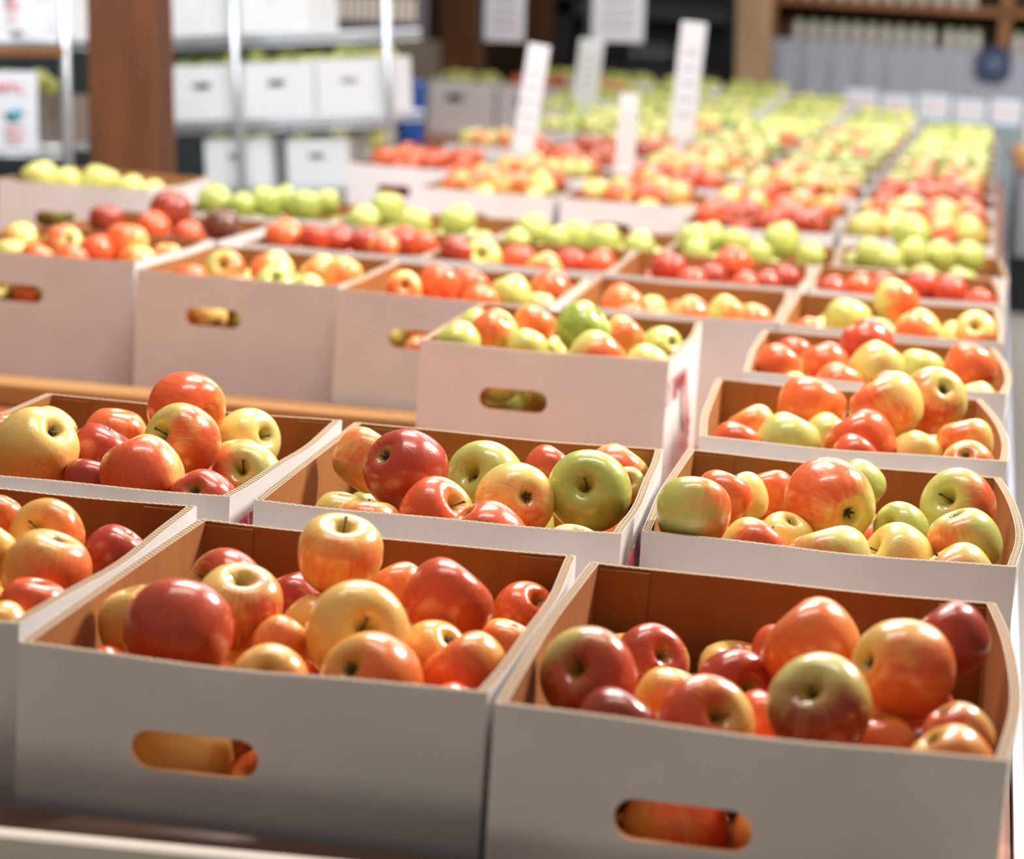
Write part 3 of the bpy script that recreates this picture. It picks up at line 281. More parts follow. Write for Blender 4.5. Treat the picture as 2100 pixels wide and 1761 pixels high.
HEAPS=[[(128,240,12,37),(229,406,12,38),(234,59,12,39),(246,219,12,38),(308,137,12,39),(118,99,12,37),(118,318,12,38),(53,61,12,39),(302,273,12,36),(166,155,0,38),(276,345,0,36),(77,181,0,38),(56,272,-12,35),(115,394,-12,36),(195,318,-24,39),(312,406,-24,37),(56,351,-24,36),(300,60,-36,39),(237,139,-36,37),(179,79,-36,37),(184,241,-36,36),(308,210,-36,36),(254,270,-48,36),(52,108,-48,36),(111,47,-48,36),(121,297,-60,36),(248,382,-60,39),(106,222,-60,37),(172,408,-60,38),(126,128,-60,39),(304,314,-72,35),(311,128,-72,36),(53,406,-72,35),(243,65,-84,35),(226,208,-84,36),(50,304,-84,38)],[(208,116,12,36),(122,351,12,36),(121,240,12,36),(224,394,12,36),(287,345,12,39),(79,104,12,39),(284,241,12,35),(299,121,12,37),(146,55,12,38),(252,178,0,35),(149,164,0,38),(53,317,0,37),(234,292,0,38),(58,209,-12,38),(56,409,-24,38),(159,296,-24,38),(225,55,-24,36),(155,414,-24,35),(180,224,-24,35),(289,405,-36,38),(308,62,-36,38),(93,50,-48,39),(311,195,-48,38),(86,271,-48,36),(155,102,-48,37),(195,355,-48,36),(312,292,-48,36),(50,135,-60,36),(115,356,-60,37),(203,163,-60,38),(106,187,-72,35),(282,130,-72,38),(236,269,-72,36),(258,340,-84,39)],[(88,67,12,36),(235,55,12,38),(300,403,12,35),(97,402,12,37),(282,266,12,39),(134,315,12,36),(115,198,12,39),(233,181,12,37),(178,119,12,38),(188,246,12,35),(54,325,0,36),(212,364,0,37),(311,165,0,35),(108,130,-24,39),(293,85,-24,38),(278,333,-24,36),(83,255,-24,37),(170,49,-24,36),(48,178,-36,35),(145,376,-36,36),(214,300,-36,38),(193,186,-48,35),(309,224,-48,37),(47,60,-48,36),(142,297,-60,37),(74,382,-60,36),(264,167,-60,38),(226,406,-60,38),(214,100,-60,37),(307,402,-60,36),(110,197,-72,37),(72,311,-84,37),(236,243,-84,36),(132,79,-84,38),(310,299,-84,37)],[(243,192,12,35),(131,75,12,37),(225,77,12,37),(216,406,12,37),(116,210,12,39),(288,250,12,36),(136,405,12,35),(54,261,12,39),(56,50,12,39),(199,306,12,35),(160,149,12,37),(59,413,12,36),(312,345,0,36),(60,164,-12,37),(148,266,-24,36),(307,102,-24,39),(80,339,-24,35),(310,188,-24,37),(292,411,-24,36),(155,356,-36,36),(249,287,-36,37),(230,136,-36,36),(174,201,-36,35),(184,48,-48,38),(65,96,-48,38),(259,59,-60,36),(225,360,-60,39),(71,234,-60,37),(129,130,-60,36),(107,403,-60,36),(310,261,-72,38),(234,212,-72,35),(290,150,-84,35),(307,377,-84,36),(185,290,-84,36),(48,363,-84,36),(106,295,-84,37)]]
scene = bpy.context.scene
COL = scene.collection
# ------------------------------------------------------------------ camera, world, lights, exposure
RX, UP, FW = [Vector(r) for r in ROT]
cd = bpy.data.cameras.new('camera'); cam = bpy.data.objects.new('camera', cd); COL.objects.link(cam)
cam.matrix_world = Matrix.Translation(CAM) @ Matrix((RX, UP, -FW)).transposed().to_4x4()
cd.sensor_width = 36.0; cd.lens = 36.0*FPX/2100.0
cd.clip_start = .05; cd.clip_end = 100
cd.dof.use_dof = True; cd.dof.focus_distance = 2.36; cd.dof.aperture_fstop = 4.6
scene.camera = cam
vs = scene.view_settings
vs.view_transform = 'Standard'; vs.look = 'None'; vs.gamma = 1; vs.use_curve_mapping = False
vs.exposure = 0.40
wd = bpy.data.worlds.new('world'); scene.world = wd; wd.use_nodes = True
wd.node_tree.nodes['Background'].inputs[0].default_value = (1, .94, .85, 1)
wd.node_tree.nodes['Background'].inputs[1].default_value = .125
def area(name, loc, to, sx, sy, power, color=(1, .95, .88)):
    l = bpy.data.lights.new(name, 'AREA'); l.shape = 'RECTANGLE'; l.size = sx; l.size_y = sy; l.energy = power; l.color = color
    o = bpy.data.objects.new(name, l); COL.objects.link(o); o.location = loc
    o.rotation_euler = (Vector(to)-Vector(loc)).to_track_quat('-Z', 'Y').to_euler()
    return o
area('ceiling_lamp', (1.5, 4.3, 2.9), (-.1, 2.3, .8), .35, .9, 150, (1, .92, .82))
area('ceiling_lamp', (-.7, 3.9, 3.0), (-.6, 2.4, .8), 1.3, .18, 62, (1, .92, .82))
area('ceiling_lamp', (-.5, 2.3, 3.1), (-.8, 4.6, .7), 1.6, .3, 30, (1, .93, .88))
area('ceiling_lamp', (-.3, 6.0, 3.2), (-.3, 6.2, .7), 2.5, 1.2, 52, (1, .98, .96))
area('ceiling_lamp', (.3, 10.0, 3.2), (.3, 10.0, .7), 3, 3, 155, (.97, .98, 1))
area('rack_fill_light', (-2.4, 4.9, 2.7), (-2.0, 8, 1.1), 1.6, .8, 60, (.88, .94, 1))  # cool fill light added to brighten the racks; no window is built
area('ceiling_lamp', (3.0, 11.5, 2.9), (2.6, 14.5, 1.0), 2, 1, 95, (1, .97, .95))
area('low_front_fill', (-.3, -.9, .5), (-.3, 1.6, .68), 2.4, .5, 5.2, (1, .90, .76))  # unseen fill added on the camera side to lift the front carton faces

def at_z(u, v, z):
    d = RX*((u-1050)/FPX) - UP*((v-880.5)/FPX) + FW
    return Vector(CAM) + d*((z-CAM[2])/d.z)

def at(u, v, Y):
    """the point of the place seen at picture position u, v (2100 x 1761) at depth Y"""
    d = RX*((u-1050)/FPX) - UP*((v-880.5)/FPX) + FW
    return Vector(CAM) + d*(Y/d.y)

# ------------------------------------------------------------------ helpers
def tag(o, label=None, cat=None, group=None, kind=None):
    if label: o['label'] = label
    if cat: o['category'] = cat
    if group: o['group'] = group
    if kind: o['kind'] = kind
    return o
def empty(name, loc, rz=0):
    o = bpy.data.objects.new(name, None); COL.objects.link(o); o.location = loc; o.rotation_euler = (0, 0, rz); o.empty_display_size = .05
    return o
def link(name, me, parent=None):
    o = bpy.data.objects.new(name, me); COL.objects.link(o); o.parent = parent
    return o
class MB:
    def __init__(s): s.v = []; s.f = []; s.m = []; s.sm = []; s.a = {}
    def add(s, vs_, fs, m=0, sm=False):
        b = len(s.v); s.v += [tuple(v) for v in vs_]
        for f in fs: s.f.append([b+i for i in f]); s.m.append(m); s.sm.append(sm)
        return s
    def box(s, x0, x1, y0, y1, z0, z1, m=0, M=None):
        vs_ = [Vector((x, y, z)) for z in (z0, z1) for y in (y0, y1) for x in (x0, x1)]
        if M is not None: vs_ = [M @ v for v in vs_]
        return s.add(vs_, [(0, 2, 3, 1), (4, 5, 7, 6), (0, 1, 5, 4), (2, 6, 7, 3), (0, 4, 6, 2), (1, 3, 7, 5)], m)
    def rod(s, a, b, r, m=0, n=10, r2=None, caps=True):
        a, b = Vector(a), Vector(b); d = (b-a).normalized(); q = d.to_track_quat('Z', 'Y')
        vs_ = []
        for p, rr in ((a, r), (b, r2 if r2 is not None else r)):
            for i in range(n): vs_.append(p + q @ Vector((rr*math.cos(2*PI*i/n), rr*math.sin(2*PI*i/n), 0)))
        fs = [(i, (i+1) % n, n+(i+1) % n, n+i) for i in range(n)]
        if caps: fs += [tuple(range(n-1, -1, -1)), tuple(range(n, 2*n))]
        return s.add(vs_, fs, m, True)
    def lathe(s, prof, n=24, m=0, c=(0, 0, 0)):
        vs_ = []; fs = []
        for r, z in prof:
            for i in range(n): vs_.append((c[0]+r*math.cos(2*PI*i/n), c[1]+r*math.sin(2*PI*i/n), c[2]+z))
        for k in range(len(prof)-1):
            for i in range(n): fs.append((k*n+i, k*n+(i+1) % n, (k+1)*n+(i+1) % n, (k+1)*n+i))
        fs.append(tuple(range(n-1, -1, -1))); fs.append(tuple((len(prof)-1)*n+i for i in range(n)))
        return s.add(vs_, fs, m, True)
    def mesh(s, name, mats):
        me = bpy.data.meshes.new(name); me.from_pydata(s.v, [], s.f)
        for m in (mats if isinstance(mats, (list, tuple)) else [mats]): me.materials.append(m)
        me.polygons.foreach_set('material_index', s.m); me.polygons.foreach_set('use_smooth', s.sm); me.update()
        if s.a:
            at_ = me.attributes.new('rim', 'FLOAT_VECTOR', 'POINT'); flat = []
            for i in range(len(s.v)): flat += s.a.get(i, (0, 0, 0))
            at_.data.foreach_set('vector', flat)
        return me
    def build(s, name, mats, parent=None): return link(name, s.mesh(name, mats), parent)
def bevel(o, w=.004, n=2):
    b = o.modifiers.new('bevel', 'BEVEL'); b.width = w; b.segments = n; b.limit_method = 'ANGLE'; return o

# ------------------------------------------------------------------ materials
class NT:
    def __init__(s, name):
        s.m = bpy.data.materials.new(name); s.m.use_nodes = True; s.t = s.m.node_tree; s.b = s.t.nodes['Principled BSDF']
    def n(s, kind, **kw):
        x = s.t.nodes.new(kind)
        for k, v in kw.items():
            if isinstance(k, str) and hasattr(x, k): setattr(x, k, v)
        return x
    def l(s, a, b): s.t.links.new(a, b)
    def put(s, sock, v):
        if hasattr(v, 'is_output'): s.l(v, sock)
        else: sock.default_value = v
    def math(s, op, a, b=0.0, c=0.0):
        x = s.n('ShaderNodeMath', operation=op)
        for i, v in enumerate((a, b, c)): s.put(x.inputs[i], v)
        return x.outputs[0]
    def vmath(s, op, a, b=(0, 0, 0)):
        x = s.n('ShaderNodeVectorMath', operation=op); s.put(x.inputs[0], a)
        if op == 'SCALE': s.put(x.inputs['Scale'], b)
        else: s.put(x.inputs[1], b)
        return x.outputs[0]
    def mix(s, f, a, b):
        x = s.n('ShaderNodeMix', data_type='RGBA'); s.put(x.inputs[0], f)
        s.put(x.inputs[6], a if hasattr(a, 'is_output') else (*a, 1)); s.put(x.inputs[7], b if hasattr(b, 'is_output') else (*b, 1))
        return x.outputs[2]
    def noise(s, vec, scale, detail=2.0, out=0, rough=.5):
        x = s.n('ShaderNodeTexNoise'); s.put(x.inputs['Vector'], vec); x.inputs['Scale'].default_value = scale; x.inputs['Detail'].default_value = detail; x.inputs['Roughness'].default_value = rough
        return x.outputs[out]
    def ramp(s, f, stops, interp='LINEAR'):
        x = s.n('ShaderNodeValToRGB'); x.color_ramp.interpolation = interp; s.put(x.inputs[0], f)
        e = x.color_ramp.elements
        while len(e) < len(stops): e.new(.5)
        for el, (p, c) in zip(e, stops): el.position = p; el.color = (*c, 1) if len(c) == 3 else c
        return x.outputs[0]
    def smooth(s, v, lo, hi):
        x = s.n('ShaderNodeMapRange', interpolation_type='SMOOTHSTEP'); s.put(x.inputs[0], v); x.inputs[1].default_value = lo; x.inputs[2].default_value = hi
        return x.outputs[0]
    def bump(s, h, strength=.2, dist=.002):
        x = s.n('ShaderNodeBump'); s.put(x.inputs['Height'], h); x.inputs['Strength'].default_value = strength; x.inputs['Distance'].default_value = dist
        s.l(x.outputs[0], s.b.inputs['Normal'])
    def set(s, **kw):
        for k, v in kw.items(): s.put(s.b.inputs[k.replace('_', ' ')], v)
        return s.m
    def obj(s): return s.n('ShaderNodeTexCoord').outputs['Object']
def plain(name, col, rough=.6, metal=0, noise=.06, scale=8, emit=None, spec=.5):
    t = NT(name); o = t.obj(); k = t.noise(o, scale, 4)
    c = t.mix(k, [x*(1-noise) for x in col], [min(1, x*(1+noise)) for x in col])
    t.set(Base_Color=c, Roughness=rough, Metallic=metal, Specular_IOR_Level=spec)
    if emit: t.b.inputs['Emission Color'].default_value = (*col, 1); t.b.inputs['Emission Strength'].default_value = emit
    return t.m

def apple_material(name, stuff=False):
    t = NT(name)
    if stuff:
        pos = t.n('ShaderNodeAttribute', attribute_name='apos').outputs['Vector']
        a = t.n('ShaderNodeAttribute', attribute_name='tint')
        tint = a.outputs['Color']; seed = t.vmath('SCALE', a.outputs['Vector'], 77.0)
    else:
        pos = t.obj(); oi = t.n('ShaderNodeObjectInfo'); tint = oi.outputs['Color']
        cb = t.n('ShaderNodeCombineXYZ'); t.l(oi.outputs['Random'], cb.inputs[0]); t.l(oi.outputs['Random'], cb.inputs[1]); seed = t.vmath('SCALE', cb.outputs[0], 60.0)
    sp = t.n('ShaderNodeSeparateColor'); t.l(tint, sp.inputs[0]); g, bl, dp = sp.outputs[0], sp.outputs[1], sp.outputs[2]
    sx = t.n('ShaderNodeSeparateXYZ'); t.l(pos, sx.inputs[0])
    flat = t.n('ShaderNodeCombineXYZ'); t.l(sx.outputs[0], flat.inputs[0]); t.l(sx.outputs[1], flat.inputs[1])
    nrm = t.vmath('SCALE', t.vmath('NORMALIZE', flat.outputs[0]), 3.2)
    zz = t.n('ShaderNodeCombineXYZ'); t.l(t.math('MULTIPLY', sx.outputs[2], .55), zz.inputs[2])
    sv = t.vmath('ADD', t.vmath('ADD', nrm, zz.outputs[0]), seed)
    streak = t.noise(sv, 3.4, 4, rough=.65)
    big = t.noise(t.vmath('ADD', pos, seed), 1.5, 2)
    v = t.math('ADD', t.math('MULTIPLY', sx.outputs[0], .75), t.math('MULTIPLY_ADD', bl, 2.3, -1.15))
    v = t.math('ADD', v, t.math('MULTIPLY_ADD', big, 1.5, -.75))
    v = t.math('ADD', v, t.math('MULTIPLY_ADD', streak, .9, -.45))
    b = t.math('MULTIPLY', t.smooth(v, -.38, .72), .92)
    b = t.math('MULTIPLY', b, t.smooth(bl, .0, .06))
    ground = t.ramp(g, [(0, (.25, .36, .045)), (.25, (.52, .54, .14)), (.5, (.76, .63, .20)), (.75, (.88, .58, .17)), (1, (.92, .46, .11))])
    gn = t.noise(t.vmath('ADD', pos, seed), 3.0, 4)
    ground = t.mix(t.math('MULTIPLY', t.smooth(gn, .35, .8), .35), ground, (.80, .66, .24))
    deep = t.ramp(t.math('ADD', dp, t.math('MULTIPLY_ADD', streak, .35, -.175)), [(0, (.93, .27, .065)), (.25, (.82, .095, .030)), (.55, (.44, .007, .013)), (.8, (.20, .003, .013)), (1, (.09, .004, .014))])
    col = t.mix(b, ground, deep)
    # lenticels: small pale dots of the skin
    vo = t.n('ShaderNodeTexVoronoi', feature='F1'); t.l(t.vmath('ADD', pos, seed), vo.inputs['Vector']); vo.inputs['Scale'].default_value = 9.0
    dot = t.math('SUBTRACT', 1.0, t.smooth(vo.outputs['Distance'], .02, .055))
    col = t.mix(t.math('MULTIPLY', dot, .35), col, (.90, .70, .34))
    # green-russet skin inside the stem hollow and the calyx basin
    rho = t.vmath('LENGTH', flat.outputs[0]) if False else t.n('ShaderNodeVectorMath', operation='LENGTH')
    t.l(flat.outputs[0], rho.inputs[0]); rho = rho.outputs['Value']
    hol = t.math('SUBTRACT', 1.0, t.smooth(t.math('ADD', rho, t.math('MULTIPLY_ADD', streak, .25, -.12)), .10, .34))
    col = t.mix(t.math('MULTIPLY', hol, .62), col, (.42, .34, .05))
    t.set(Base_Color=col, Roughness=.27, Specular_IOR_Level=.5, Coat_Weight=.35, Coat_Roughness=.10, Subsurface_Weight=.04, Subsurface_Scale=.01)
    t.b.inputs['Subsurface Radius'].default_value = (1, .35, .12)
    t.bump(t.noise(t.vmath('ADD', pos, seed), 7.0, 3), .06, .01)
    return t.m
M_APPLE = apple_material('apple_skin'); M_APPLE_S = apple_material('apple_skin_heap', True)
M_STEM = plain('apple_stem', (.10, .055, .018), .8, noise=.5, scale=6)
M_CALYX = plain('apple_calyx', (.055, .04, .018), .9, noise=.5, scale=6)

def board_white():
    t = NT('white_board'); o = t.obj()
    fl = t.n('ShaderNodeTexWave'); fl.bands_direction = 'X'; t.l(o, fl.inputs[0]); fl.inputs['Scale'].default_value = 45; fl.inputs['Distortion'].default_value = .4
    k = t.noise(o, 9, 5); k2 = t.noise(o, 160, 2)
    c = t.mix(t.smooth(k, .3, .75), (.72, .685, .68), (.79, .755, .755))
    c = t.mix(t.math('MULTIPLY', k2, .12), c, (.50, .44, .40))
    t.set(Base_Color=c, Roughness=.55, Specular_IOR_Level=.3)
    t.bump(fl.outputs[0], .015, .001)
    return t.m
def board_kraft():
    t = NT('kraft_board'); o = t.obj()
    st = t.n('ShaderNodeMapping'); t.l(o, st.inputs[0]); st.inputs['Scale'].default_value = (14, 14, 1.5)
    k = t.noise(st.outputs[0], 3, 5); k2 = t.noise(o, 220, 2)
    c = t.mix(k, (.30, .105, .028), (.41, .170, .053))
    c = t.mix(t.math('MULTIPLY', k2, .25), c, (.22, .10, .04))
    t.set(Base_Color=c, Roughness=.75, Specular_IOR_Level=.2)
    return t.m
def board_edge(axis):
    # the zigzag of the fluting between its two liners, seen on the cut rim
    t = NT('corrugated_edge_'+axis); a = t.n('ShaderNodeAttribute', attribute_name='rim')
    sx = t.n('ShaderNodeSeparateXYZ'); t.l(a.outputs['Vector'], sx.inputs[0])
    tri = t.math('ABSOLUTE', t.math('MULTIPLY_ADD', t.math('FRACT', t.math('MULTIPLY', sx.outputs[0], 1/.0078)), 2, -1))
    d = t.math('ABSOLUTE', t.math('SUBTRACT', tri, sx.outputs[1]))
    c = t.mix(t.smooth(d, .20, .34), (.56, .40, .27), (.030, .012, .007))
    t.set(Base_Color=c, Roughness=.85, Specular_IOR_Level=.1)
    return t.m
M_WHITE = board_white(); M_KRAFT = board_kraft(); M_EX = board_edge('x'); M_EY = board_edge('y')
M_LINER = plain('board_liner', (.62, .52, .42), .8)
M_PRINT = plain('red_print', (.50, .03, .05), .6); M_PRINT2 = plain('faded_pink_print', (.66, .27, .28), .6)
def wood(name, c1, c2, axis=0, rough=.5, sc=1.0):
    t = NT(name); o = t.obj(); mp = t.n('ShaderNodeMapping'); t.l(o, mp.inputs[0]); s_ = [9*sc, 9*sc, 9*sc]; s_[axis] = .8*sc; mp.inputs['Scale'].default_value = s_
    k = t.noise(mp.outputs[0], 2.2, 6, rough=.6); k2 = t.noise(mp.outputs[0], 9, 3)
    c = t.mix(t.smooth(k, .3, .72), c1, c2); c = t.mix(t.math('MULTIPLY', k2, .3), c, [x*.6 for x in c1])
    t.set(Base_Color=c, Roughness=rough); t.bump(k2, .15, .003)
    return t.m
M_TABLE = wood('table_wood', (.34, .10, .03), (.50, .17, .055), 0, .4)
M_BATTEN = wood('batten_wood', (.36, .17, .055), (.50, .27, .10), 0, .45)
M_LIP = wood('pale_front_board', (.66, .57, .48), (.76, .68, .60), 0, .5)
M_GAPSHADE = wood('gap_shade_dark', (.06, .02, .008), (.12, .045, .015), 0, .6)  # near-black tone standing in for shade at the foot of the front cartons
M_POST = wood('post_wood', (.075, .020, .004), (.17, .055, .010), 2, .8, .7)
M_POST2 = wood('pale_post_wood', (.36, .21, .10), (.52, .34, .18), 2, .65, .7)
M_SHELFW = wood('shelf_wood', (.30, .11, .03), (.46, .19, .06), 0, .5)
M_CHROME = plain('chrome_wire', (.72, .76, .80), .3, .75)
M_DARK = plain('dark_panel', (.012, .014, .02), .5)
M_NAVY = plain('navy', (.02, .035, .10), .6)
M_BLUE = plain('blue_plastic', (.01, .07, .30), .4)
M_PAPER = plain('white_card', (.82, .83, .86), .5, noise=.02)
M_GREY = plain('grey_cloth', (.40, .40, .45), .9)

# ------------------------------------------------------------------ apples
def spline(P, n):
    out = []
    for i in range(len(P)-1):
        p0, p1, p2, p3 = P[max(i-1, 0)], P[i], P[i+1], P[min(i+2, len(P)-1)]
        for k in range(n):
            t = k/n
            out.append(tuple(.5*((2*p1[j])+(-p0[j]+p2[j])*t+(2*p0[j]-5*p1[j]+4*p2[j]-p3[j])*t*t+(-p0[j]+3*p1[j]-3*p2[j]+p3[j])*t**3) for j in (0, 1)))
    out.append(P[-1]); return out
PROF = [(.0, -.66), (.10, -.69), (.2, -.80), (.38, -.86), (.65, -.76), (.87, -.49), (.975, -.16), (1.0, .16), (.95, .46), (.80, .70), (.60, .83), (.42, .86), (.27, .80), (.15, .66), (.07, .52), (.0, .44)]
def apple_geo(nseg, sub, seed):
    rr = random.Random(seed); pr = spline(PROF, sub)
    flat = rr.uniform(.93, 1.04); cone = rr.uniform(-.02, .04); lop = rr.uniform(0, .045); la = rr.uniform(0, 6.28); l5 = rr.uniform(.015, .04); p5 = rr.uniform(0, 6)
    vs_ = [(0, 0, pr[0][1]*flat)]; fs = []
    for (r, z) in pr[1:-1]:
        for i in range(nseg):
            a = 2*PI*i/nseg
            k = 1+cone*z+l5*math.cos(5*a+p5)*max(0, -z-.1)*1.2+.012*math.cos(2*a+p5)
            zz = z*flat*(1+lop*math.cos(a-la)*(1 if z > 0 else .5)*r)
            k *= 1 + .02*math.cos(3*a+p5*2)*max(0, z)
            vs_.append((r*k*math.cos(a), r*k*math.sin(a), zz))
    vs_.append((0, 0, pr[-1][1]*flat)); m = len(pr)-2
    for i in range(nseg): fs.append((0, 1+(i+1) % nseg, 1+i))
    for k in range(m-1):
        for i in range(nseg):
            a, b = 1+k*nseg+i, 1+k*nseg+(i+1) % nseg
            fs.append((a, b, b+nseg, a+nseg))
    for i in range(nseg): fs.append((len(vs_)-1, 1+(m-1)*nseg+i, 1+(m-1)*nseg+(i+1) % nseg))
    return vs_, fs
APPLE_ME = []
for k in range(7):
    v, f_ = apple_geo(40, 3, k+3); mb = MB().add(v, f_, 0, True); APPLE_ME.append(mb.mesh('apple', M_APPLE))
def stem_mesh(seed):
    rr = random.Random(seed); mb = MB(); p = Vector((0, 0, .40)); d = Vector((rr.uniform(-.15, .15), rr.uniform(-.15, .15), 1)).normalized(); n = 8; rings = []
    L = rr.uniform(.42, .62); cx, cy = rr.uniform(-.35, .35), rr.uniform(-.35, .35)
    for i in range(8):
        t = i/7; c = p + d*L*t + Vector((cx, cy, 0))*L*t*t; r = .030-.010*math.sin(PI*t)+(.014 if i == 7 else 0)
        rings.append([(c.x+r*math.cos(2*PI*j/n), c.y+r*math.sin(2*PI*j/n), c.z) for j in range(n)])
    vs_ = [q for r_ in rings for q in r_]; fs = [(k*n+j, k*n+(j+1) % n, (k+1)*n+(j+1) % n, (k+1)*n+j) for k in range(7) for j in range(n)]+[tuple(7*n+j for j in range(n))]
    return mb.add(vs_, fs, 0, True).mesh('stem', M_STEM)
STEM_ME = [stem_mesh(k) for k in range(5)]
def calyx_mesh():
    mb = MB()
    for k in range(5):
        a = 2*PI*k/5
        def P(r, da, z): return (r*math.cos(a+da), r*math.sin(a+da), z)
        mb.add([P(.0, 0, -.67), P(.075, -.5, -.695), P(.085, 0, -.75), P(.075, .5, -.695), P(.15, .12, -.80), P(.085, 0, -.71)], [(0, 1, 2), (0, 2, 3), (1, 4, 2), (2, 4, 3), (1, 5, 4), (5, 3, 4)], 0, True)
    mb.lathe([(.05, -.66), (.06, -.73), (.03, -.76)], 8)
    return mb.mesh('calyx', M_CALYX)
CALYX_ME = calyx_mesh()
APROTO = []   # one apple of each kind with its parts, then copies
def basis(ax, b):
    z = Vector(ax).normalized(); x = Vector(b) - z*Vector(b).dot(z)
    if x.length < 1e-4: x = z.orthogonal()
    x.normalize(); y = z.cross(x)
    return Matrix((x, y, z)).transposed().to_quaternion()
count = 0
def put_apple(loc, r, ax, b, tint, label, group, parts='sc'):
    global count
    o = link('apple', APPLE_ME[(count*5+count//7) % len(APPLE_ME)])
    o.rotation_mode = 'QUATERNION'; o.location = loc; o.scale = (r, r, r); o.rotation_quaternion = basis(ax, b)
    o.color = (*tint, 1); tag(o, label, 'apple', group)
    if 's' in parts: link('stem', STEM_ME[count % 5], o)
    if 'c' in parts: link('calyx', CALYX_ME, o)
    count += 1
    return o
LOWV, LOWF = apple_geo(12, 1, 99)
LOWV = [Vector(v) for v in LOWV]
HEAP = dict(v=[], f=[], ap=[], t=[])
def heap_apple(loc, r, tint, rr):
    q = Quaternion(Vector((rr.gauss(0, 1), rr.gauss(0, 1), rr.gauss(0, 1))).normalized(), rr.uniform(0, PI*2)); b = len(HEAP['v'])
    L = Vector(loc)
    for v in LOWV:
        HEAP['v'].append(tuple(L + (q @ v)*(r*.95))); HEAP['ap'] += [v.x, v.y, v.z]; HEAP['t'] += [*tint, 1.0]
    for f_ in LOWF: HEAP['f'].append([b+i for i in f_])

# ------------------------------------------------------------------ cartons
TH = .0055; BH = .226
HX = .39; HWID = .099; HHT = .031; HZ = -.073
def wall_mb(length, bow, hole, thick, seed, top=None):
    """a board wall along x from 0 to length, outer face at y=0, inner at y=thick, z from -BH to 0; bow pushes it outward (-y)"""
    rr = random.Random(seed); ph = rr.uniform(0, 6)
    xs = [length*i/14 for i in range(15)]
    hx, hw, hh = length*HX, HWID/2, HHT/2
    if hole:
        xs = [x for x in xs if x < hx-hw-.004 or x > hx+hw+.004]
        xs += [hx-hw, hx+hw] + [hx-hw+hh*(1-math.cos(PI/2*k/6)) for k in range(1, 7)] + [hx+hw-hh*(1-math.cos(PI/2*k/6)) for k in range(1, 7)] + [hx]
        xs = sorted(set(round(x, 6) for x in xs))
    def hz(x):
        d = abs(x-hx)
        if not hole or d >= hw-1e-6: return 0
        e = d-(hw-hh)
        return hh if e <= 0 else math.sqrt(max(0, hh*hh-e*e))
    def off(x, z):
        t = x/length; f = (z+BH)/BH
        return -bow*math.sin(PI*t)*f**1.5 - .0012*math.sin(ph+t*9)*f*math.sin(PI*t)
    def ztop(x): return (-.0022*math.sin(PI*x/length)*(1+.5*math.sin(ph+x*20)) if top is None else top(x/length))
    mb = MB()
    # columns: list of z levels; with the gap in the middle where the hole is
    def col(x):
        h = hz(x); up = [HZ+h+(ztop(x)-HZ-h)*k/4 for k in range(5)]; lo = [-BH+(HZ-h+BH)*k/5 for k in range(6)]
        return lo, up
    for side in (0, 1):
        for (xa, xb) in zip(xs[:-1], xs[1:]):
            for which in (0, 1):
                A, B = col(xa)[which], col(xb)[which]
                for k in range(len(A)-1):
                    vs_ = [(xa, side*thick+off(xa, A[k]), A[k]), (xb, side*thick+off(xb, B[k]), B[k]), (xb, side*thick+off(xb, B[k+1]), B[k+1]), (xa, side*thick+off(xa, A[k+1]), A[k+1])]
                    mb.add(vs_, [(0, 1, 2, 3) if side == 0 else (3, 2, 1, 0)], side, True)
    for (xa, xb) in zip(xs[:-1], xs[1:]):
        za, zb = ztop(xa), ztop(xb); oa, ob = off(xa, za), off(xb, zb); e = .0007
        for y0, y1, m in ((0, e, 3), (e, thick-e, 2), (thick-e, thick, 3)):
            b = len(mb.v); mb.add([(xa, oa+y0, za), (xb, ob+y0, zb), (xb, ob+y1, zb), (xa, oa+y1, za)], [(0, 1, 2, 3)], m)
            if m == 2:
                for k, q in enumerate(((xa, 0, 0), (xb, 0, 0), (xb, 1, 0), (xa, 1, 0))): mb.a[b+k] = q
        if hole and (hz(xa) > 0 or hz(xb) > 0):
            for sgn in (1, -1):
                ya, yb = HZ+sgn*hz(xa), HZ+sgn*hz(xb)
                mb.add([(xa, off(xa, ya), ya), (xb, off(xb, yb), yb), (xb, thick+off(xb, yb), yb), (xa, thick+off(xa, ya), ya)], [(0, 1, 2, 3) if sgn < 0 else (3, 2, 1, 0)], 1)
    for x, fl in ((0, 0), (length, 1)):
        mb.add([(x, 0, -BH), (x, thick, -BH), (x, thick, ztop(x)), (x, 0, ztop(x))], [(3, 2, 1, 0) if not fl else (0, 1, 2, 3)], 0)
    return mb
def turned(mb, M):
    mb.v = [tuple(M @ Vector(v)) for v in mb.v]; return mb
def lettering(txt, size, thick=.0004):
    c = bpy.data.curves.new('lettering', 'FONT'); c.body = txt; c.size = size; c.extrude = thick; c.offset = size*.018
    o = bpy.data.objects.new('tmp', c); COL.objects.link(o); bpy.context.view_layer.update()
    me = bpy.data.meshes.new_from_object(o.evaluated_get(bpy.context.evaluated_depsgraph_get())); bpy.data.objects.remove(o)
    return me
def edge_set(ax): return [M_WHITE, M_KRAFT, M_EX if ax == 'x' else M_EY, M_LINER]
PMESH = {}
W2, D2 = BOXW, BOXD
R90 = Matrix.Rotation(PI/2, 4, 'Z')
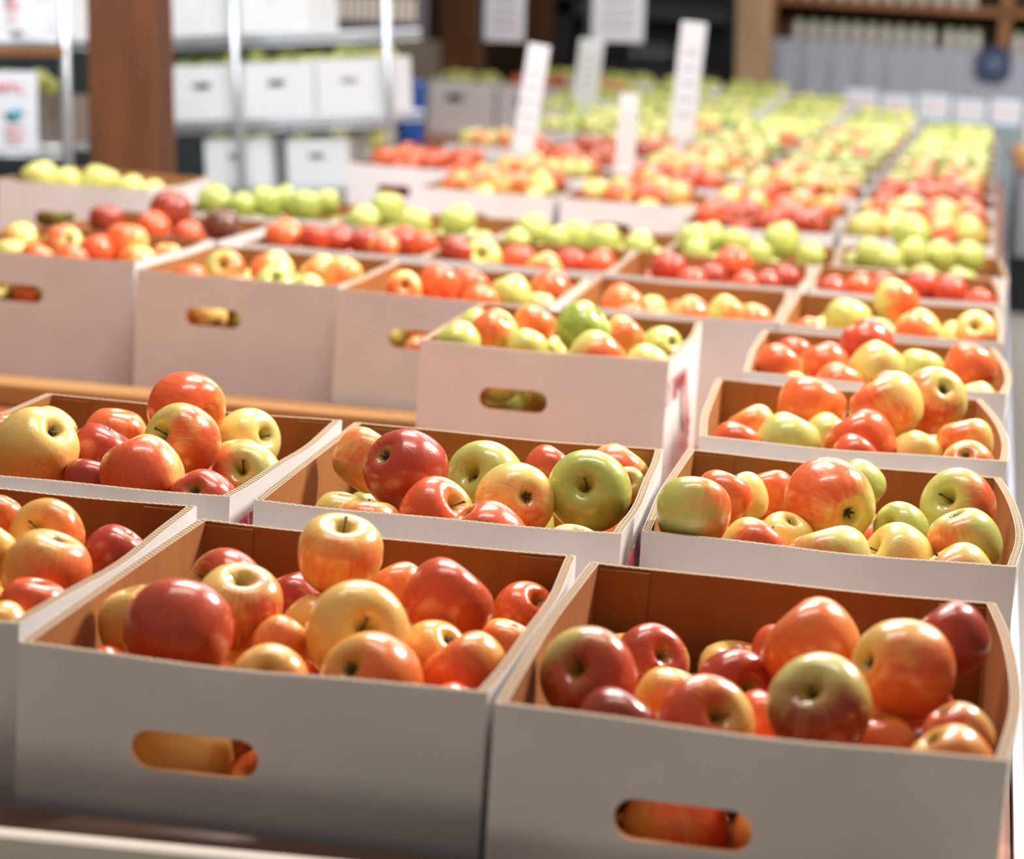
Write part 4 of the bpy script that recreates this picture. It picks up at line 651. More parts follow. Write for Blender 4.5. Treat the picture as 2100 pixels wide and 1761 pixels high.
def carton_parts(v):
    if v in PMESH: return PMESH[v]
    rr = random.Random(v*31+7); sb = rr.uniform(.003, .008) if v < 20 else .015
    fr = wall_mb(W2, .002, True, TH, v*5+1)
    bk = turned(wall_mb(W2, .001, True, TH, v*5+2), Matrix.Translation((W2, D2, 0)) @ Matrix.Rotation(PI, 4, 'Z'))
    def dip(t):   # the rim of a side wall slopes a little to its front corner
        return -.001-.007*max(0, 1-t/.10)**1.3
    rt = turned(wall_mb(D2-2*TH, sb, False, TH*1.5, v*5+3), Matrix.Translation((W2, TH, 0)) @ R90)
    lf = turned(wall_mb(D2-2*TH, sb*(.7 if v < 20 else .35), False, TH*1.5, v*5+4), Matrix.Translation((0, D2-TH, 0)) @ Matrix.Rotation(-PI/2, 4, 'Z'))
    fl = MB().box(TH, W2-TH, TH, D2-TH, -BH+.001, -BH+TH, 1)
    fp = MB()
    fp.box(TH*1.5, .055, D2-TH-.0028, D2-TH-.0002, -BH+.01, -.004, 1)
    fp2 = MB(); fp2.box(W2-.05, W2-TH*1.5, D2-TH-.0028, D2-TH-.0002, -BH+.01, -.004, 1)
    PMESH[v] = [('front_panel', fr.mesh('front_panel', edge_set('x'))), ('back_panel', bk.mesh('back_panel', edge_set('x'))),
                ('side_panel', rt.mesh('side_panel', edge_set('y'))), ('side_panel', lf.mesh('side_panel', edge_set('y'))), ('bottom_panel', fl.mesh('bottom_panel', edge_set('x'))),
                ('corner_flap', fp.mesh('corner_flap', edge_set('x'))), ('corner_flap', fp2.mesh('corner_flap', edge_set('x')))]
    return PMESH[v]
L_SMALL = lettering('CONTE', .047); L_BIG = lettering('CONTE', .062)
for me, m in ((L_SMALL, M_PRINT), (L_BIG, M_PRINT2)): me.materials.clear(); me.materials.append(m)
for v_ in L_SMALL.vertices: v_.co.x *= .34
def swoosh():
    mb = MB(); n = 14; vs_ = []
    for i in range(n+1):
        t = i/n; x = .16*t; c = -.055-.075*t+.02*math.sin(t*6); h = .004+.017*math.sin(PI*t)
        vs_ += [(x, c-h, 0), (x, c+h, 0)]
    mb.add(vs_, [(2*i, 2*i+2, 2*i+3, 2*i+1) for i in range(n)]); return mb.mesh('printed_swoosh', M_PRINT)
L_SWOOSH = swoosh()
SIDE = Matrix.Rotation(PI/2, 4, 'Z') @ Matrix.Rotation(PI/2, 4, 'X')   # x of the print runs back along the side, y up, facing +x
TZ = .80-BH-.001
def full_carton(key, loc, rz, label, group, printed=True, height=None):
    v = sum(ord(c)*(i+3) for i, c in enumerate(key)) % 9 + (20 if key in ('F2', 'G2', 'H2', 'I2') else 0)
    root = empty('apple_carton', loc, rz); root.scale = (1, 1, (loc[2]-TZ-.0006)/BH); tag(root, label, 'carton', group)
    side = None
    for nme, me in carton_parts(v):
        p = link(nme, me, root)
        if nme == 'side_panel' and side is None: side = p
    if printed:
        for me, dx, dz in ((L_SMALL, .007, -.056), (L_SWOOSH, .12, .01), (L_BIG, .10, -.17)):
            q = link('printed_lettering' if me is not L_SWOOSH else 'printed_mark', me, side)
            q.matrix_local = Matrix.Translation((W2+.0085, dx, dz)) @ SIDE
            tag(q, 'red print' if me is not L_BIG else 'faded pink print')
    return root
def joined_mesh(v):
    mb = MB()
    for nme, me in carton_parts(v):
        ms = me.materials; b = len(mb.v); mb.v += [tuple(x.co) for x in me.vertices]
        for p in me.polygons: mb.f.append([b+i for i in p.vertices]); mb.m.append(p.material_index if not (p.material_index == 2 and ms[2] == M_EY) else 2); mb.sm.append(p.use_smooth)
    return mb.mesh('apple_carton', edge_set('x'))
JOINED = [joined_mesh(v) for v in (1, 4, 6)]

ROWPH = {'F': 'front row', 'G': 'second row', 'H': 'third row', 'I': 'fourth row', 'J': 'long fifth row', 'K': 'sixth row of red apples', 'L': 'seventh row of green apples'}
BOXPH = {'F0': 'the cropped front left carton', 'F1': 'the front middle carton', 'F2': 'the front right carton',
 'G0': 'the second-row left carton', 'G1': 'the second-row middle carton', 'G2': 'the second-row right carton',
 'H2': 'the third-row carton', 'I2': 'the fourth-row right carton', 'I1': 'the carton jutting forward'}
ORD = ['first', 'second', 'third', 'fourth', 'fifth', 'sixth', 'seventh', 'eighth', 'ninth', 'tenth']
for r_, nm in (('J', 'fifth row'), ('K', 'red-apple row'), ('L', 'green-apple row')):
    for i in range(6): BOXPH[r_+str(i)] = "the %s's %s carton" % (nm, ORD[i])
CARTON_LABEL = {
 'F0': 'white carton cut off by the left picture edge, holding orange apples', 'F1': 'large white carton at the front middle, lowest left handle hole showing yellow apple',
 'F2': 'largest white carton at the front right, holding red and orange apples', 'G0': 'white carton second row left, an orange apple heaped above its rim',
 'G1': 'white carton second row middle, deep red apple beside a big green one', 'G2': 'white carton second row right, pale green apple leaning in its front corner',
 'H2': 'white carton directly behind the sharp second-row right one, heaped high', 'I2': 'white carton at right topped by one bright red apple',
 'I1': 'white carton jutting forward alone with red print on its side'}
for r_, nm, wh in (('J', 'fifth row', 'yellow, green and orange apples'), ('K', 'red-apple row', 'dark red apples'), ('L', 'green-apple row', 'yellow-green apples')):
    for i in range(6): CARTON_LABEL[r_+str(i)] = 'white carton of %s, %s from the left in the %s' % (wh, ORD[i], nm)
for key, (X, Y, a, z) in BOXES.items():
    full_carton(key, (X, Y, z), a, CARTON_LABEL[key], 'white cartons in the '+ROWPH[key[0]], key in ('F0', 'F1', 'G0', 'G1', 'I1'))
pal = {}
for (bx, P, r, ax, b, end, tint, desc) in APPLES:
    pal.setdefault(bx, []).append(tint)
    lab = desc + ' in ' + BOXPH[bx]
    wds = lab.split()
    put_apple(P, r, ax, b, tint, lab, 'apples in '+BOXPH[bx], ('s' if bx[0] in 'FGHIJ' else '')+('c' if (bx[0] in 'FG' or end == 'c') else ''))
for bx, L_ in FILL.items():
    rr = random.Random(bx)
    for (x, y, z, r) in L_:
        t = rr.choice(pal[bx]); heap_apple((x/1e3, y/1e3, z/1e3), r/1e3, t, rr)

# ------------------------------------------------------------------ far rows
RED = [(.8, 1, .5), (.8, 1, .35), (.9, .9, .3), (.8, 1, .6), (.7, .8, .3)]
GREEN = [(.18, 0, 0), (.25, 0, 0), (.12, 0, 0), (.3, .1, .2)]
MIX = [(.5, .5, .2), (.8, .6, .2), (.3, .2, .2), (.7, .8, .3), (.3, .1, .2), (.9, .5, .15)]
PINK = [(.6, .6, .25), (.4, .3, .2), (.7, .8, .35), (.3, .05, .2), (.5, .3, .2)]
S_ = .923
def grid_row(Y, v0, n, umin, dz=0, pals=(MIX,), first=0, uright=2050):
    """a row of cartons at depth Y, right edge in line with the table's side"""
    out = []
    # height of the rims is the common rim plane
    z = .80+dz
    # find x of the right edge on the rim plane
    lo, hi = 0.0, 3.0
    for _ in range(40):
        mid = (lo+hi)/2; q = Vector((mid, Y, z))-Vector(CAM); u = 1050+FPX*q.dot(RX)/q.dot(FW)
        if u < uright: lo = mid
        else: hi = mid
    xr = lo
    for k in range(first, n):
        x = xr-(k+1)*.379+.0095
        q = Vector((x+W2*.5, Y, z))-Vector(CAM); u = 1050+FPX*q.dot(RX)/q.dot(FW)
        if u < umin: break
        out.append((x, Y, z, pals[k % len(pals)]))
    return out
ROWS = [
 ('eighth row', grid_row(5.62, 0, 2, 1380, pals=(MIX, RED))),
 ('ninth row', grid_row(6.10, 0, 5, 890, pals=(PINK, MIX, PINK, MIX))),
 ('tenth row', grid_row(6.80, 0, 8, 760, pals=(RED, PINK, RED, MIX, RED, MIX))),
 ('eleventh row', grid_row(7.42, 0, 7, 960, pals=(MIX, PINK, PINK, RED))),
 ('twelfth row', grid_row(8.05, 0, 7, 960, pals=(PINK, GREEN, PINK, RED))),
 ('thirteenth row', grid_row(8.70, 0, 6, 1150, pals=(GREEN, PINK))),
 ('fourteenth row', grid_row(9.35, 0, 6, 1150, pals=(GREEN, GREEN, PINK))),
 ('fifteenth row', grid_row(10.0, 0, 6, 1120, pals=(GREEN, PINK))),
 ('sixteenth row', grid_row(10.65, 0, 6, 1150, pals=(GREEN,))),
 ('seventeenth row', grid_row(11.3, 0, 7, 1100, pals=(GREEN,))),
 ('eighteenth row', grid_row(11.95, 0, 7, 1100, pals=(GREEN,), dz=.03, first=1)),
 ('nineteenth row', grid_row(12.6, 0, 9, 860, pals=(GREEN, GREEN, GREEN, GREEN, GREEN, PINK, RED), dz=.06, first=2)),
 ('twentieth row', grid_row(13.25, 0, 8, 1040, pals=(GREEN,), dz=.09, first=3)),
]
nind = 0
PALNAME = {id(RED): 'red', id(GREEN): 'green', id(MIX): 'mixed', id(PINK): 'pinkish'}
for ri, (nm, cells) in enumerate(ROWS):
    for k, (x, y, z, P) in enumerate(cells):
        pos = ORD[k]+' from the right' if k else 'right-hand end'
        lab = 'blurred white carton of %s apples, %s of the %s' % (PALNAME[id(P)], pos, nm)
        rz = 0
        if ri < 2: full_carton('far%d%d' % (ri, k), (x, y, z), rz, lab, 'white cartons in the '+nm, False)
        else:
            o = link('apple_carton', JOINED[(k+ri) % 3]); o.location = (x, y, z); o.scale = (1, 1, (z-TZ-.0006)/BH); tag(o, lab, 'carton', 'white cartons in the '+nm)
        rr = random.Random(ri*50+k); T = HEAPS[(ri*3+k) % 4]; flip = rr.random() < .5
        items = sorted(T, key=lambda q: q[1]-4*q[2])
        ind = 0; todo = []
        for (ax_, ay, az, ar) in items:
            lx = (W2-ax_/1e3) if flip else ax_/1e3
            t = rr.choice(P); t = (min(1, max(0, t[0]+rr.uniform(-.08, .08))), t[1], t[2])
            loc = (x+lx, y+ay/1e3, z+az/1e3)
            if ri < 2 and ind < 12 and az > -45: todo.append((loc, ar/1e3, t)); ind += 1
            else: heap_apple(loc, ar/1e3, t, rr)
        todo.sort(key=lambda q: q[0][0])
        for j, (loc, r, t) in enumerate(todo):
            hue = 'green' if t[1] < .15 else 'red' if t[1] > .75 else 'blushed yellow'
            ax = (rr.uniform(-1, 1), rr.uniform(-.6, 1), rr.uniform(-1, 1))
            put_apple(loc, r*.96, ax, (rr.uniform(-1, 1), -.6, rr.uniform(-.5, 1)), t, '%s apple, %s from left, in the %s carton, %s' % (hue, (ORD+['eleventh', 'twelfth'])[j], nm, pos), 'apples in far cartons', '')
            nind += 1

def at_rows(): pass
# ------------------------------------------------------------------ table
def edge_at(Y, u=2050, z=.80):
    lo, hi = 0.0, 3.0
    for _ in range(40):
        mid = (lo+hi)/2; q = Vector((mid, Y, z))-Vector(CAM)
        if 1050+FPX*q.dot(RX)/q.dot(FW) < u: lo = mid
        else: hi = mid
    return lo
XN, XF = BOXES['F2'][0]+BOXW+.024, edge_at(11.9)+.026
def side_x(y): return XN+(XF-XN)*(y-1.6)/(11.9-1.6)
t = empty('display_table', (-.9, 6.5, 0)); tag(t, 'long wooden display table running back under all the cartons', 'table')
def tb(name, x0, x1, y0, y1, z0, z1, m, par=t):
    o = MB().box(x0, x1, y0, y1, z0, z1).build(name, m, par); o.location = -Vector(t.location) if par is t else (0, 0, 0); return bevel(o, .006)
# top: a slab whose outline follows the cartons
OUT = [(-3.6, 1.49), (side_x(1.49)+.002, 1.49), (side_x(11.9)+.002, 11.9), (at(1560, 200, 13.85).x, 13.85), (at(880, 200, 13.85).x, 13.85), (at(850, 200, 12.3).x, 12.3), (at(880, 200, 11.5).x, 11.5), (at(885, 300, 7.34).x, 7.34), (at(690, 300, 7.34).x, 7.34), (at(700, 300, 6.6).x, 6.6), (at(560, 300, 5.75).x, 5.75), (-3.6, 5.75)]
mb = MB(); no = len(OUT)
mb.add([(x, y, TZ-.04) for x, y in OUT]+[(x, y, TZ) for x, y in OUT], [tuple(range(no-1, -1, -1)), tuple(range(no, 2*no))]+[(i, (i+1) % no, no+(i+1) % no, no+i) for i in range(no)])
o = mb.build('table_top', M_TABLE, t); o.location = -Vector(t.location)
tb('batten', -2.9, -.70, 3.72, 3.80, TZ+.0, TZ+.040, M_BATTEN)
pa = at_z(0, 1690, .70)
o = MB().box(-.6, .70, -.022, 0, -.28, 0).build('front_board', M_LIP, t); o.location = pa-Vector(t.location); o.rotation_euler = (0, 0, .06); bevel(o, .006)
o = MB().box(-.6, .33, 0, .04, 0, .68-TZ).build('gap_shade_block', M_GAPSHADE, t); o.location = Vector((pa.x, 1.562, TZ))-Vector(t.location)  # added dark block; its colour imitates the deep shade in this gap
mb = MB(); vs_ = []
for z in (TZ-.06, TZ+.014):
    vs_ += [(side_x(1.6)+.004, 1.6, z), (side_x(1.6)+.014, 1.6, z), (side_x(11.88)+.014, 11.88, z), (side_x(11.88)+.004, 11.88, z)]
mb.add(vs_, [(3, 2, 1, 0), (4, 5, 6, 7), (0, 1, 5, 4), (1, 2, 6, 5), (2, 3, 7, 6), (3, 0, 4, 7)])
o = mb.build('edge_rail', plain('white_metal_rail', (.42, .44, .54), .3, .85), t); o.location = -Vector(t.location); tag(o, 'white metal edge rail')
for (x, y) in ((-3.3, 1.7), (-.1, 1.7), (-3.3, 5.6), (.1, 6), (-.6, 10), (.3, 10), (-.3, 13.6), (.3, 11.8)):
    tb('leg', x-.04, x+.04, y-.04, y+.04, 0, TZ-.04, M_BATTEN)

# ------------------------------------------------------------------ room
def floor_mat():
    t = NT('floor_concrete'); o = t.obj(); k = t.noise(o, .8, 5); k2 = t.noise(o, 30, 3)
    c = t.mix(k, (.33, .29, .245), (.41, .37, .315)); c = t.mix(t.math('MULTIPLY', k2, .15), c, (.4, .35, .3))
    t.set(Base_Color=c, Roughness=.4); return t.m
tag(MB().box(-9, 7, -2, 20, -.1, 0).build('floor', floor_mat()), kind='structure')
M_WALL = plain('dark_wood_wall', (.10, .055, .03), .8, noise=.3, scale=2)
M_WALLR = plain('warm_wall', (.35, .22, .13), .8, noise=.2, scale=1)
tag(MB().box(-9, 7, 20, 20.2, 0, 3.6).build('wall_back', M_WALL), kind='structure')
tag(MB().box(-9.2, -9, -2, 20, 0, 3.6).build('wall_left', M_WALLR), kind='structure')
tag(MB().box(7, 7.2, -2, 20, 0, 3.6).build('wall_right', M_WALLR), kind='structure')

# frames leaning like the posts and racks of the photo: x along the picture, z up with the given lean
def frame(u, v, Y, lean, yaw=0):
    p = at(u, v, Y)
    return Matrix.Translation(p) @ Matrix.Rotation(yaw, 4, 'Z') @ Matrix.Rotation(-lean, 4, 'Y'), Y/FPX/.985
def post(u0, u1, Y, m, label, lean=.06, name='wooden_post'):
    M, s = frame((u0+u1)/2, 100, Y, lean); w = (u1-u0)*s/2; z0 = -(M.translation.z)/math.cos(lean)+.0
    mb = MB(); n = 14; rr = random.Random(int(u0)); vs_ = []; rings = 15
    for k in range(rings):
        z = z0+(2.2-z0)*k/(rings-1); j = [(rr.uniform(-.03, .03)*w, rr.uniform(-.03, .03)*w) for _ in range(4)]
        c = .12*w
        pts = [(-w+c, -w), (w-c, -w), (w, -w+c), (w, w-c), (w-c, w), (-w+c, w), (-w, w-c), (-w, -w+c)]
        vs_ += [(px+j[i//2][0], py+j[i//2][1]+w, z) for i, (px, py) in enumerate(pts)]
    fs = [(k*8+i, k*8+(i+1) % 8, (k+1)*8+(i+1) % 8, (k+1)*8+i) for k in range(rings-1) for i in range(8)]+[tuple(range(7, -1, -1)), tuple((rings-1)*8+i for i in range(8))]
    mb.add(vs_, fs); o = mb.build(name, m); o.matrix_world = M; tag(o, label, 'post'); return o
post(172, 318, 6.2, M_POST, 'thick brown wooden post standing between the wire racks at left')
post(903, 983, 14.2, M_POST, 'brown wooden post behind the far white carton')
post(1078, 1130, 16.5, M_POST, 'slim dark brown post near the centre back')
post(1508, 1578, 14.6, M_POST2, 'pale tan post beside the draped counter')

# wire racks at the left
def wire_shelf(parent, M, w, d, z, s, name='wire_shelf'):
    mb = MB()
    for y in (0, d): 
        mb.rod((0, y, z), (w, y, z), .006); mb.rod((0, y, z-.03), (w, y, z-.03), .005)
        n = int(w/.035)
        for i in range(n): mb.rod((w*i/n, y, z-.03), (w*(i+.5)/n, y, z), .0028, n=5); mb.rod((w*(i+.5)/n, y, z), (w*(i+1)/n, y, z-.03), .0028, n=5)
    for i in range(int(w/.025)+1): mb.rod((min(w, .025*i), 0, z), (min(w, .025*i), d, z), .0025, n=5)
    for k in range(4): mb.rod((0, d*k/3, z-.006), (w, d*k/3, z-.006), .004, n=6)
    return mb.build(name, M_CHROME, parent)
def rack(u0, u1, Y, vs_shelves, vtop, lean, label, depth=.45, poles=None):
    M, s = frame(u0, 200, Y, lean); root = empty('wire_rack', (0, 0, 0)); root.matrix_world = M; tag(root, label, 'rack')
    w = (u1-u0)*s; zz = lambda v: (200-v)*s
    for v in vs_shelves: wire_shelf(root, M, w, depth, zz(v), s)
    z0 = -M.translation.z/math.cos(lean)+.0
    for x in ([0, w] if poles is None else [(p-u0)*s for p in poles]):
        for y in ((0, depth) if x == 0 else (0,)): MB().rod((x, y, z0+.02), (x, y, zz(vtop)), .0145, n=12).build('pole', M_CHROME, root)
    return M, s, root
def on(M, s, u, v, u0, y=0): return M @ Vector(((u-u0)*s, y, (200-v)*s))
Ma, sa, ra = rack(322, 822, 7.6, (82, 256, 396), -260, .10, 'chrome wire rack of white cartons behind the thick post', .5, (335, 495, 815))
Mb, sb_, rb = rack(-170, 160, 6.9, (80, 300), -300, .06, 'chrome wire rack at the far left edge of the picture', .45)
# small white cartons on the rack
M_RW = plain('bright_white_board', (.85, .86, .88), .5, noise=.03)
def small_carton(M, s, u0, u1, vt, vb, ub, label, d=.30, m=None, y0=.03, apples=None, seed=1):
    x0, x1 = (u0-ub)*s, (u1-ub)*s; z0, z1 = (200-vb)*s, (200-vt)*s; w = x1-x0; h = z1-z0
    root = empty('white_carton', (0, 0, 0)); root.matrix_world = M @ Matrix.Translation((x0, y0, z0)); tag(root, label, 'carton', 'cartons on the wire racks')
    T_ = .005; mm = [m or M_RW, M_KRAFT]
    def wall(name, x0, x1, y0, y1):
        mb = MB().box(x0, x1, y0, y1, 0, h); return mb.build(name, mm, root)
    # front with an oval hand hole
    mb = MB(); hx, hz, hw, hh = w*.47, h*.62, w*.14, h*.07; n = 16; xs = [0, hx-hw]+[hx-hw*math.cos(PI*k/8) for k in range(1, 8)]+[hx+hw, w]
    for ya in (0, T_):
        for a, b in zip(xs[:-1], xs[1:]):
            ha = hh*math.sqrt(max(0, 1-((a-hx)/hw)**2)); hb = hh*math.sqrt(max(0, 1-((b-hx)/hw)**2))
            mb.add([(a, ya, 0), (b, ya, 0), (b, ya, hz-hb), (a, ya, hz-ha), (b, ya, hz+hb), (a, ya, hz+ha), (b, ya, h), (a, ya, h)], [(0, 1, 2, 3), (5, 4, 6, 7)])
    mb.add([(0, 0, h), (w, 0, h), (w, T_, h), (0, T_, h)], [(0, 1, 2, 3)])
    mb.build('front_panel', mm, root)
    wall('back_panel', 0, w, d-T_, d); wall('side_panel', 0, T_, T_, d-T_); wall('side_panel', w-T_, w, T_, d-T_)
    MB().box(T_, w-T_, T_, d-T_, 0, T_).build('bottom_panel', mm, root)
    rr = random.Random(seed)
    if apples:
        k = 0
        for j in range(3):
            for i in range(max(3, int(w/.075))):
                p = root.matrix_world @ Vector((.042+(w-.084)*i/max(1, int(w/.075)-1 if int(w/.075) > 1 else 2), .05+j*.085, h-.002+rr.uniform(-.02, .014)))
                heap_apple(p, .036, rr.choice(apples), rr)
    return root
for (u0, u1, vt, vb, lab, ap, sd) in (
  (338, 497, 137, 252, 'bright white carton at left on the rack middle shelf with yellow apples', GREEN, 1), (500, 655, 136, 252, 'bright white carton in the centre of the rack middle shelf', GREEN, 2), (658, 806, 135, 252, 'bright white carton at right on the rack middle shelf', GREEN, 3),
  (345, 480, -30, 78, 'white carton at left on the rack top shelf', None, 4), (500, 650, -32, 78, 'white carton at right on the rack top shelf', None, 5),
  (412, 555, 290, 392, 'bluish white carton at left on the rack lowest shelf', GREEN, 6), (588, 720, 296, 392, 'bluish white carton at right on the rack lowest shelf', GREEN, 7)):
    small_carton(Ma, sa, u0, u1, vt, vb-1, 322, lab, apples=ap, seed=sd, d=.40)
# dark back of the racks
tag(MB().box(-4.7, at(600, 200, 9.3).x, 9.3, 9.38, 0, 2.3).build('backing_panel', plain('dark_green_panel', (.03, .045, .045), .7)), 'dark panel standing behind the wire racks', 'panel')
# small things on the left rack
small_carton(Mb, sb_, -165, -10, 170, 296, -170, 'white carton on the left rack lower shelf cut off by the edge', apples=GREEN, seed=9)
small_carton(Mb, sb_, 92, 158, 196, 296, -170, 'small brown-grey crate on the left rack lower shelf', m=plain('taupe_board', (.22, .17, .13), .7), seed=10)
small_carton(Mb, sb_, -120, 30, -40, 76, -170, 'white carton at left on the left rack upper shelf', seed=11)
small_carton(Mb, sb_, 60, 155, -50, 76, -170, 'white carton at right on the left rack upper shelf', seed=12)
o = MB().box(.03*10, .03*10+.03, 0, .01, 0, .01)
M_, s_ = frame(-170, 200, 6.88, .06)
w_ = MB().box(0, 330*s_, -.012, 0, (200-112)*s_, (200-94)*s_).build('shelf_board', M_SHELFW); w_.matrix_world = M_; tag(w_, 'orange-brown wooden strip under the left rack upper shelf', 'board')
def paper_sign(u0, u1, v0, v1, Y, lean, label, marks):
    M, s = frame(u0, v1, Y, lean); w = (u1-u0)*s; h = (v1-v0)*s
    root = empty('paper_sign', (0, 0, 0)); root.matrix_world = M; tag(root, label, 'sign')
    bevel(MB().box(0, w, 0, .004, 0, h).build('sheet', M_PAPER, root), .001, 1)
    for nm, col, pts in marks:
        mb = MB()
        for (a, b, c, d, th) in pts: mb.rod((a*w, -.0012, b*h), (c*w, -.0012, d*h), th, n=6)
        mb.build(nm, col, root)
    return root
M_RT = plain('red_ink', (.72, .10, .12), .6); M_BT = plain('teal_ink', (.10, .38, .44), .6); M_PT = plain('pink_ink', (.80, .42, .42), .6)
apple_word = []
def stroke_word(x, z, h, w, glyphs):
    out = []
    G = {'A': [(0, 0, .5, 1), (.5, 1, 1, 0), (.2, .4, .8, .4)], 'P': [(0, 0, 0, 1), (0, 1, .8, .85), (.8, .85, 0, .45)], 'L': [(0, 1, 0, 0), (0, 0, .8, 0)], 'E': [(0, 0, 0, 1), (0, 1, .8, 1), (0, .5, .6, .5), (0, 0, .8, 0)]}
    for i, g in enumerate(glyphs):
        for a, b, c, d in G[g]: out.append((x+(i+a*.75)*w, z+b*h, x+(i+c*.75)*w, z+d*h, .0035))
    return out
paper_sign(-12, 86, 142, 312, 6.6, .05, 'white paper sign with red writing and teal drawing, lower left', [
  ('red_lettering', M_RT, stroke_word(.10, .74, .10, .17, 'APPLE'[:4])), ('teal_drawing', M_BT, [(.25, .46, .55, .52, .006), (.3, .42, .7, .5, .006), (.35, .40, .6, .40, .006), (.55, .52, .68, .50, .005)]),
  ('pink_scribble', M_PT, [(.25, .30, .7, .32, .004), (.25, .24, .65, .25, .004), (.3, .12, .6, .13, .004), (.3, .18, .7, .19, .004)])])
paper_sign(-20, 74, -90, 62, 6.6, .05, 'white paper sign with pink writing at the top left corner', [
  ('teal_drawing', M_BT, [(.35, .46, .6, .50, .006), (.4, .42, .6, .44, .006)]), ('pink_lettering', M_PT, [(.35, .38, .7, .40, .005), (.7, .40, .35, .30, .005), (.35, .3, .7, .32, .005), (.7, .32, .4, .14, .003), (.4, .14, .65, .14, .004)])])

# hanging boards
def ruled(name, base, ink, x0, x1, z0, z1, nbar):
    t = NT(name); sx = t.n('ShaderNodeSeparateXYZ'); t.l(t.obj(), sx.inputs[0])
    f = t.math('FRACT', t.math('MULTIPLY', t.math('SUBTRACT', sx.outputs[2], z0), nbar/(z1-z0)))
    k = t.math('LESS_THAN', f, .35)
    for sck, lo, hi in ((0, x0, x1), (2, z0, z1)):
        k = t.math('MULTIPLY', k, t.math('MULTIPLY', t.math('GREATER_THAN', sx.outputs[sck], lo), t.math('LESS_THAN', sx.outputs[sck], hi)))
    t.set(Base_Color=t.mix(k, base, ink), Roughness=.5); return t.m
M_FR = plain('board_frame_grey', (.10, .08, .10), .6); M_CREAM = plain('cream_letters', (.80, .70, .58), .6)
RULED = lambda w: ruled('pale_board_print', (.60, .58, .62), (.30, .28, .32), w*.2, w*.85, .06, .26, 4)
def hanging_board(u0, u1, v1, Y, label, kind):
    M, s = frame(u0, v1, Y, .03); w = (u1-u0)*s; h = .55
    root = empty('hanging_sign', (0, 0, 0)); root.matrix_world = M; tag(root, label, 'sign', None)
    if kind == 0:
        bevel(MB().box(0, w, 0, .03, 0, h).build('board', M_FR, root)); MB().box(-.025, 0, -.01, .04, -.012, h).build('edge_strip', M_DARK, root)
        mb = MB(); n = 15
        for i in range(n):
            x = w*.10+w*.84*i/n; mb.box(x, x+w*.038, -.006, 0, h*0+.075, h*.0+.16)
        mb.build('lettering', M_CREAM, root)
    else:
        bevel(MB().box(0, w, 0, .03, 0, h).build('board', RULED(w), root)); MB().box(-.03, 0, -.01, .04, -.01, h).build('edge_strip', M_DARK, root)
    for x in (.1*w, .9*w): MB().rod((x, .015, h), (x, .015, h+1.2), .003, n=5).build('hanging_wire', M_CHROME, root)
hanging_board(605, 878, 76, 9.0, 'dark hanging board with a row of cream letters at top', 0)
hanging_board(992, 1072, 84, 11.5, 'pale hanging board with dark edge near the centre', 1)
hanging_board(1212, 1316, 84, 12.0, 'pale hanging board above the white price cards', 1)
# blue drum
p = at(836, 285, 9.8); zt = at(836, 165, 9.8).z; hb = zt-.33
b = MB().lathe([(.062*k, z*hb) for k, z in ((.9, 0), (1, .03), (1, .25), (1.05, .28), (1, .31), (1, .62), (1.05, .65), (1, .68), (1, .97), (.9, 1))], 24); o = b.build('blue_drum', M_BLUE); o.location = (p.x, p.y, .33); tag(o, 'blue plastic drum beside the wire rack end', 'drum')
o = MB().box(p.x-.2, p.x+.07, p.y-.15, p.y+.3, 0, .329).build('drum_stand', M_DARK); tag(o, 'dark low stand under the blue drum', 'stand')

# white price cards standing among the far cartons
def price_card(u0, v0, u1, v1, wpx, Y, label):
    a, b = at(u0, v0, Y), at(u1, v1, Y-.02); s = Y/FPX; w = wpx*s; h = (b-a).length; z = (b-a).normalized(); x = Vector((1, 0, 0)); x = (x-z*x.dot(z)).normalized(); y = z.cross(x)
    M = Matrix((x, y, z)).transposed().to_4x4(); M.translation = a
    root = empty('price_card', (0, 0, 0)); root.matrix_world = M; tag(root, label, 'sign', 'white price cards above the far cartons')
    bevel(MB().box(-w/2, w/2, 0, .012, 0, h).build('card', ruled('price_card_print', (.82, .83, .86), (.60, .61, .67), -w*.3, w*.3, h*.2, h*.85, 5), root), .003)
    MB().box(-w*.16, w*.16, .002, .010, -.05, 0).build('stake', M_PAPER, root)
price_card(1070, 318, 1106, 92, 46, 7.2, 'tall white price card leaning right, leftmost of the four')
price_card(1198, 208, 1214, 82, 50, 9.9, 'short white price card second from left, farthest back')
price_card(1396, 288, 1424, 46, 52, 7.7, 'tallest white price card, rightmost of the four')
price_card(1278, 360, 1292, 196, 40, 6.55, 'narrow white price card standing nearest among the far apples')

# dark cooler with jars at the centre back
t = empty('dark_cabinet', at(1130, 175, 17.5)*1.0); t.location.z = 0; tag(t, 'tall dark cabinet with glinting jars at the centre back', 'cabinet')
def tt(name, u0, u1, v0, v1, dy0, dy1, m):
    a, b = at(u0, v1, 17.5), at(u1, v0, 17.5); o = MB().box(a.x-t.location.x, b.x-t.location.x, dy0, dy1, max(0, a.z), b.z).build(name, m, t); return o
tt('back_board', 1120, 1515, -250, 900, .5, .55, M_DARK); tt('side_board', 1120, 1140, -250, 900, 0, .5, M_DARK); tt('side_board', 1495, 1515, -250, 900, 0, .5, M_DARK)
for v in (20, 150, 280): tt('shelf', 1140, 1495, v, v+7, 0, .5, plain('dark_shelf', (.05, .05, .06), .4))
M_GLASS = plain('jar_glass', (.30, .32, .36), .08, .6)
M_LID = plain('silver_lid', (.8, .8, .82), .15, .9)
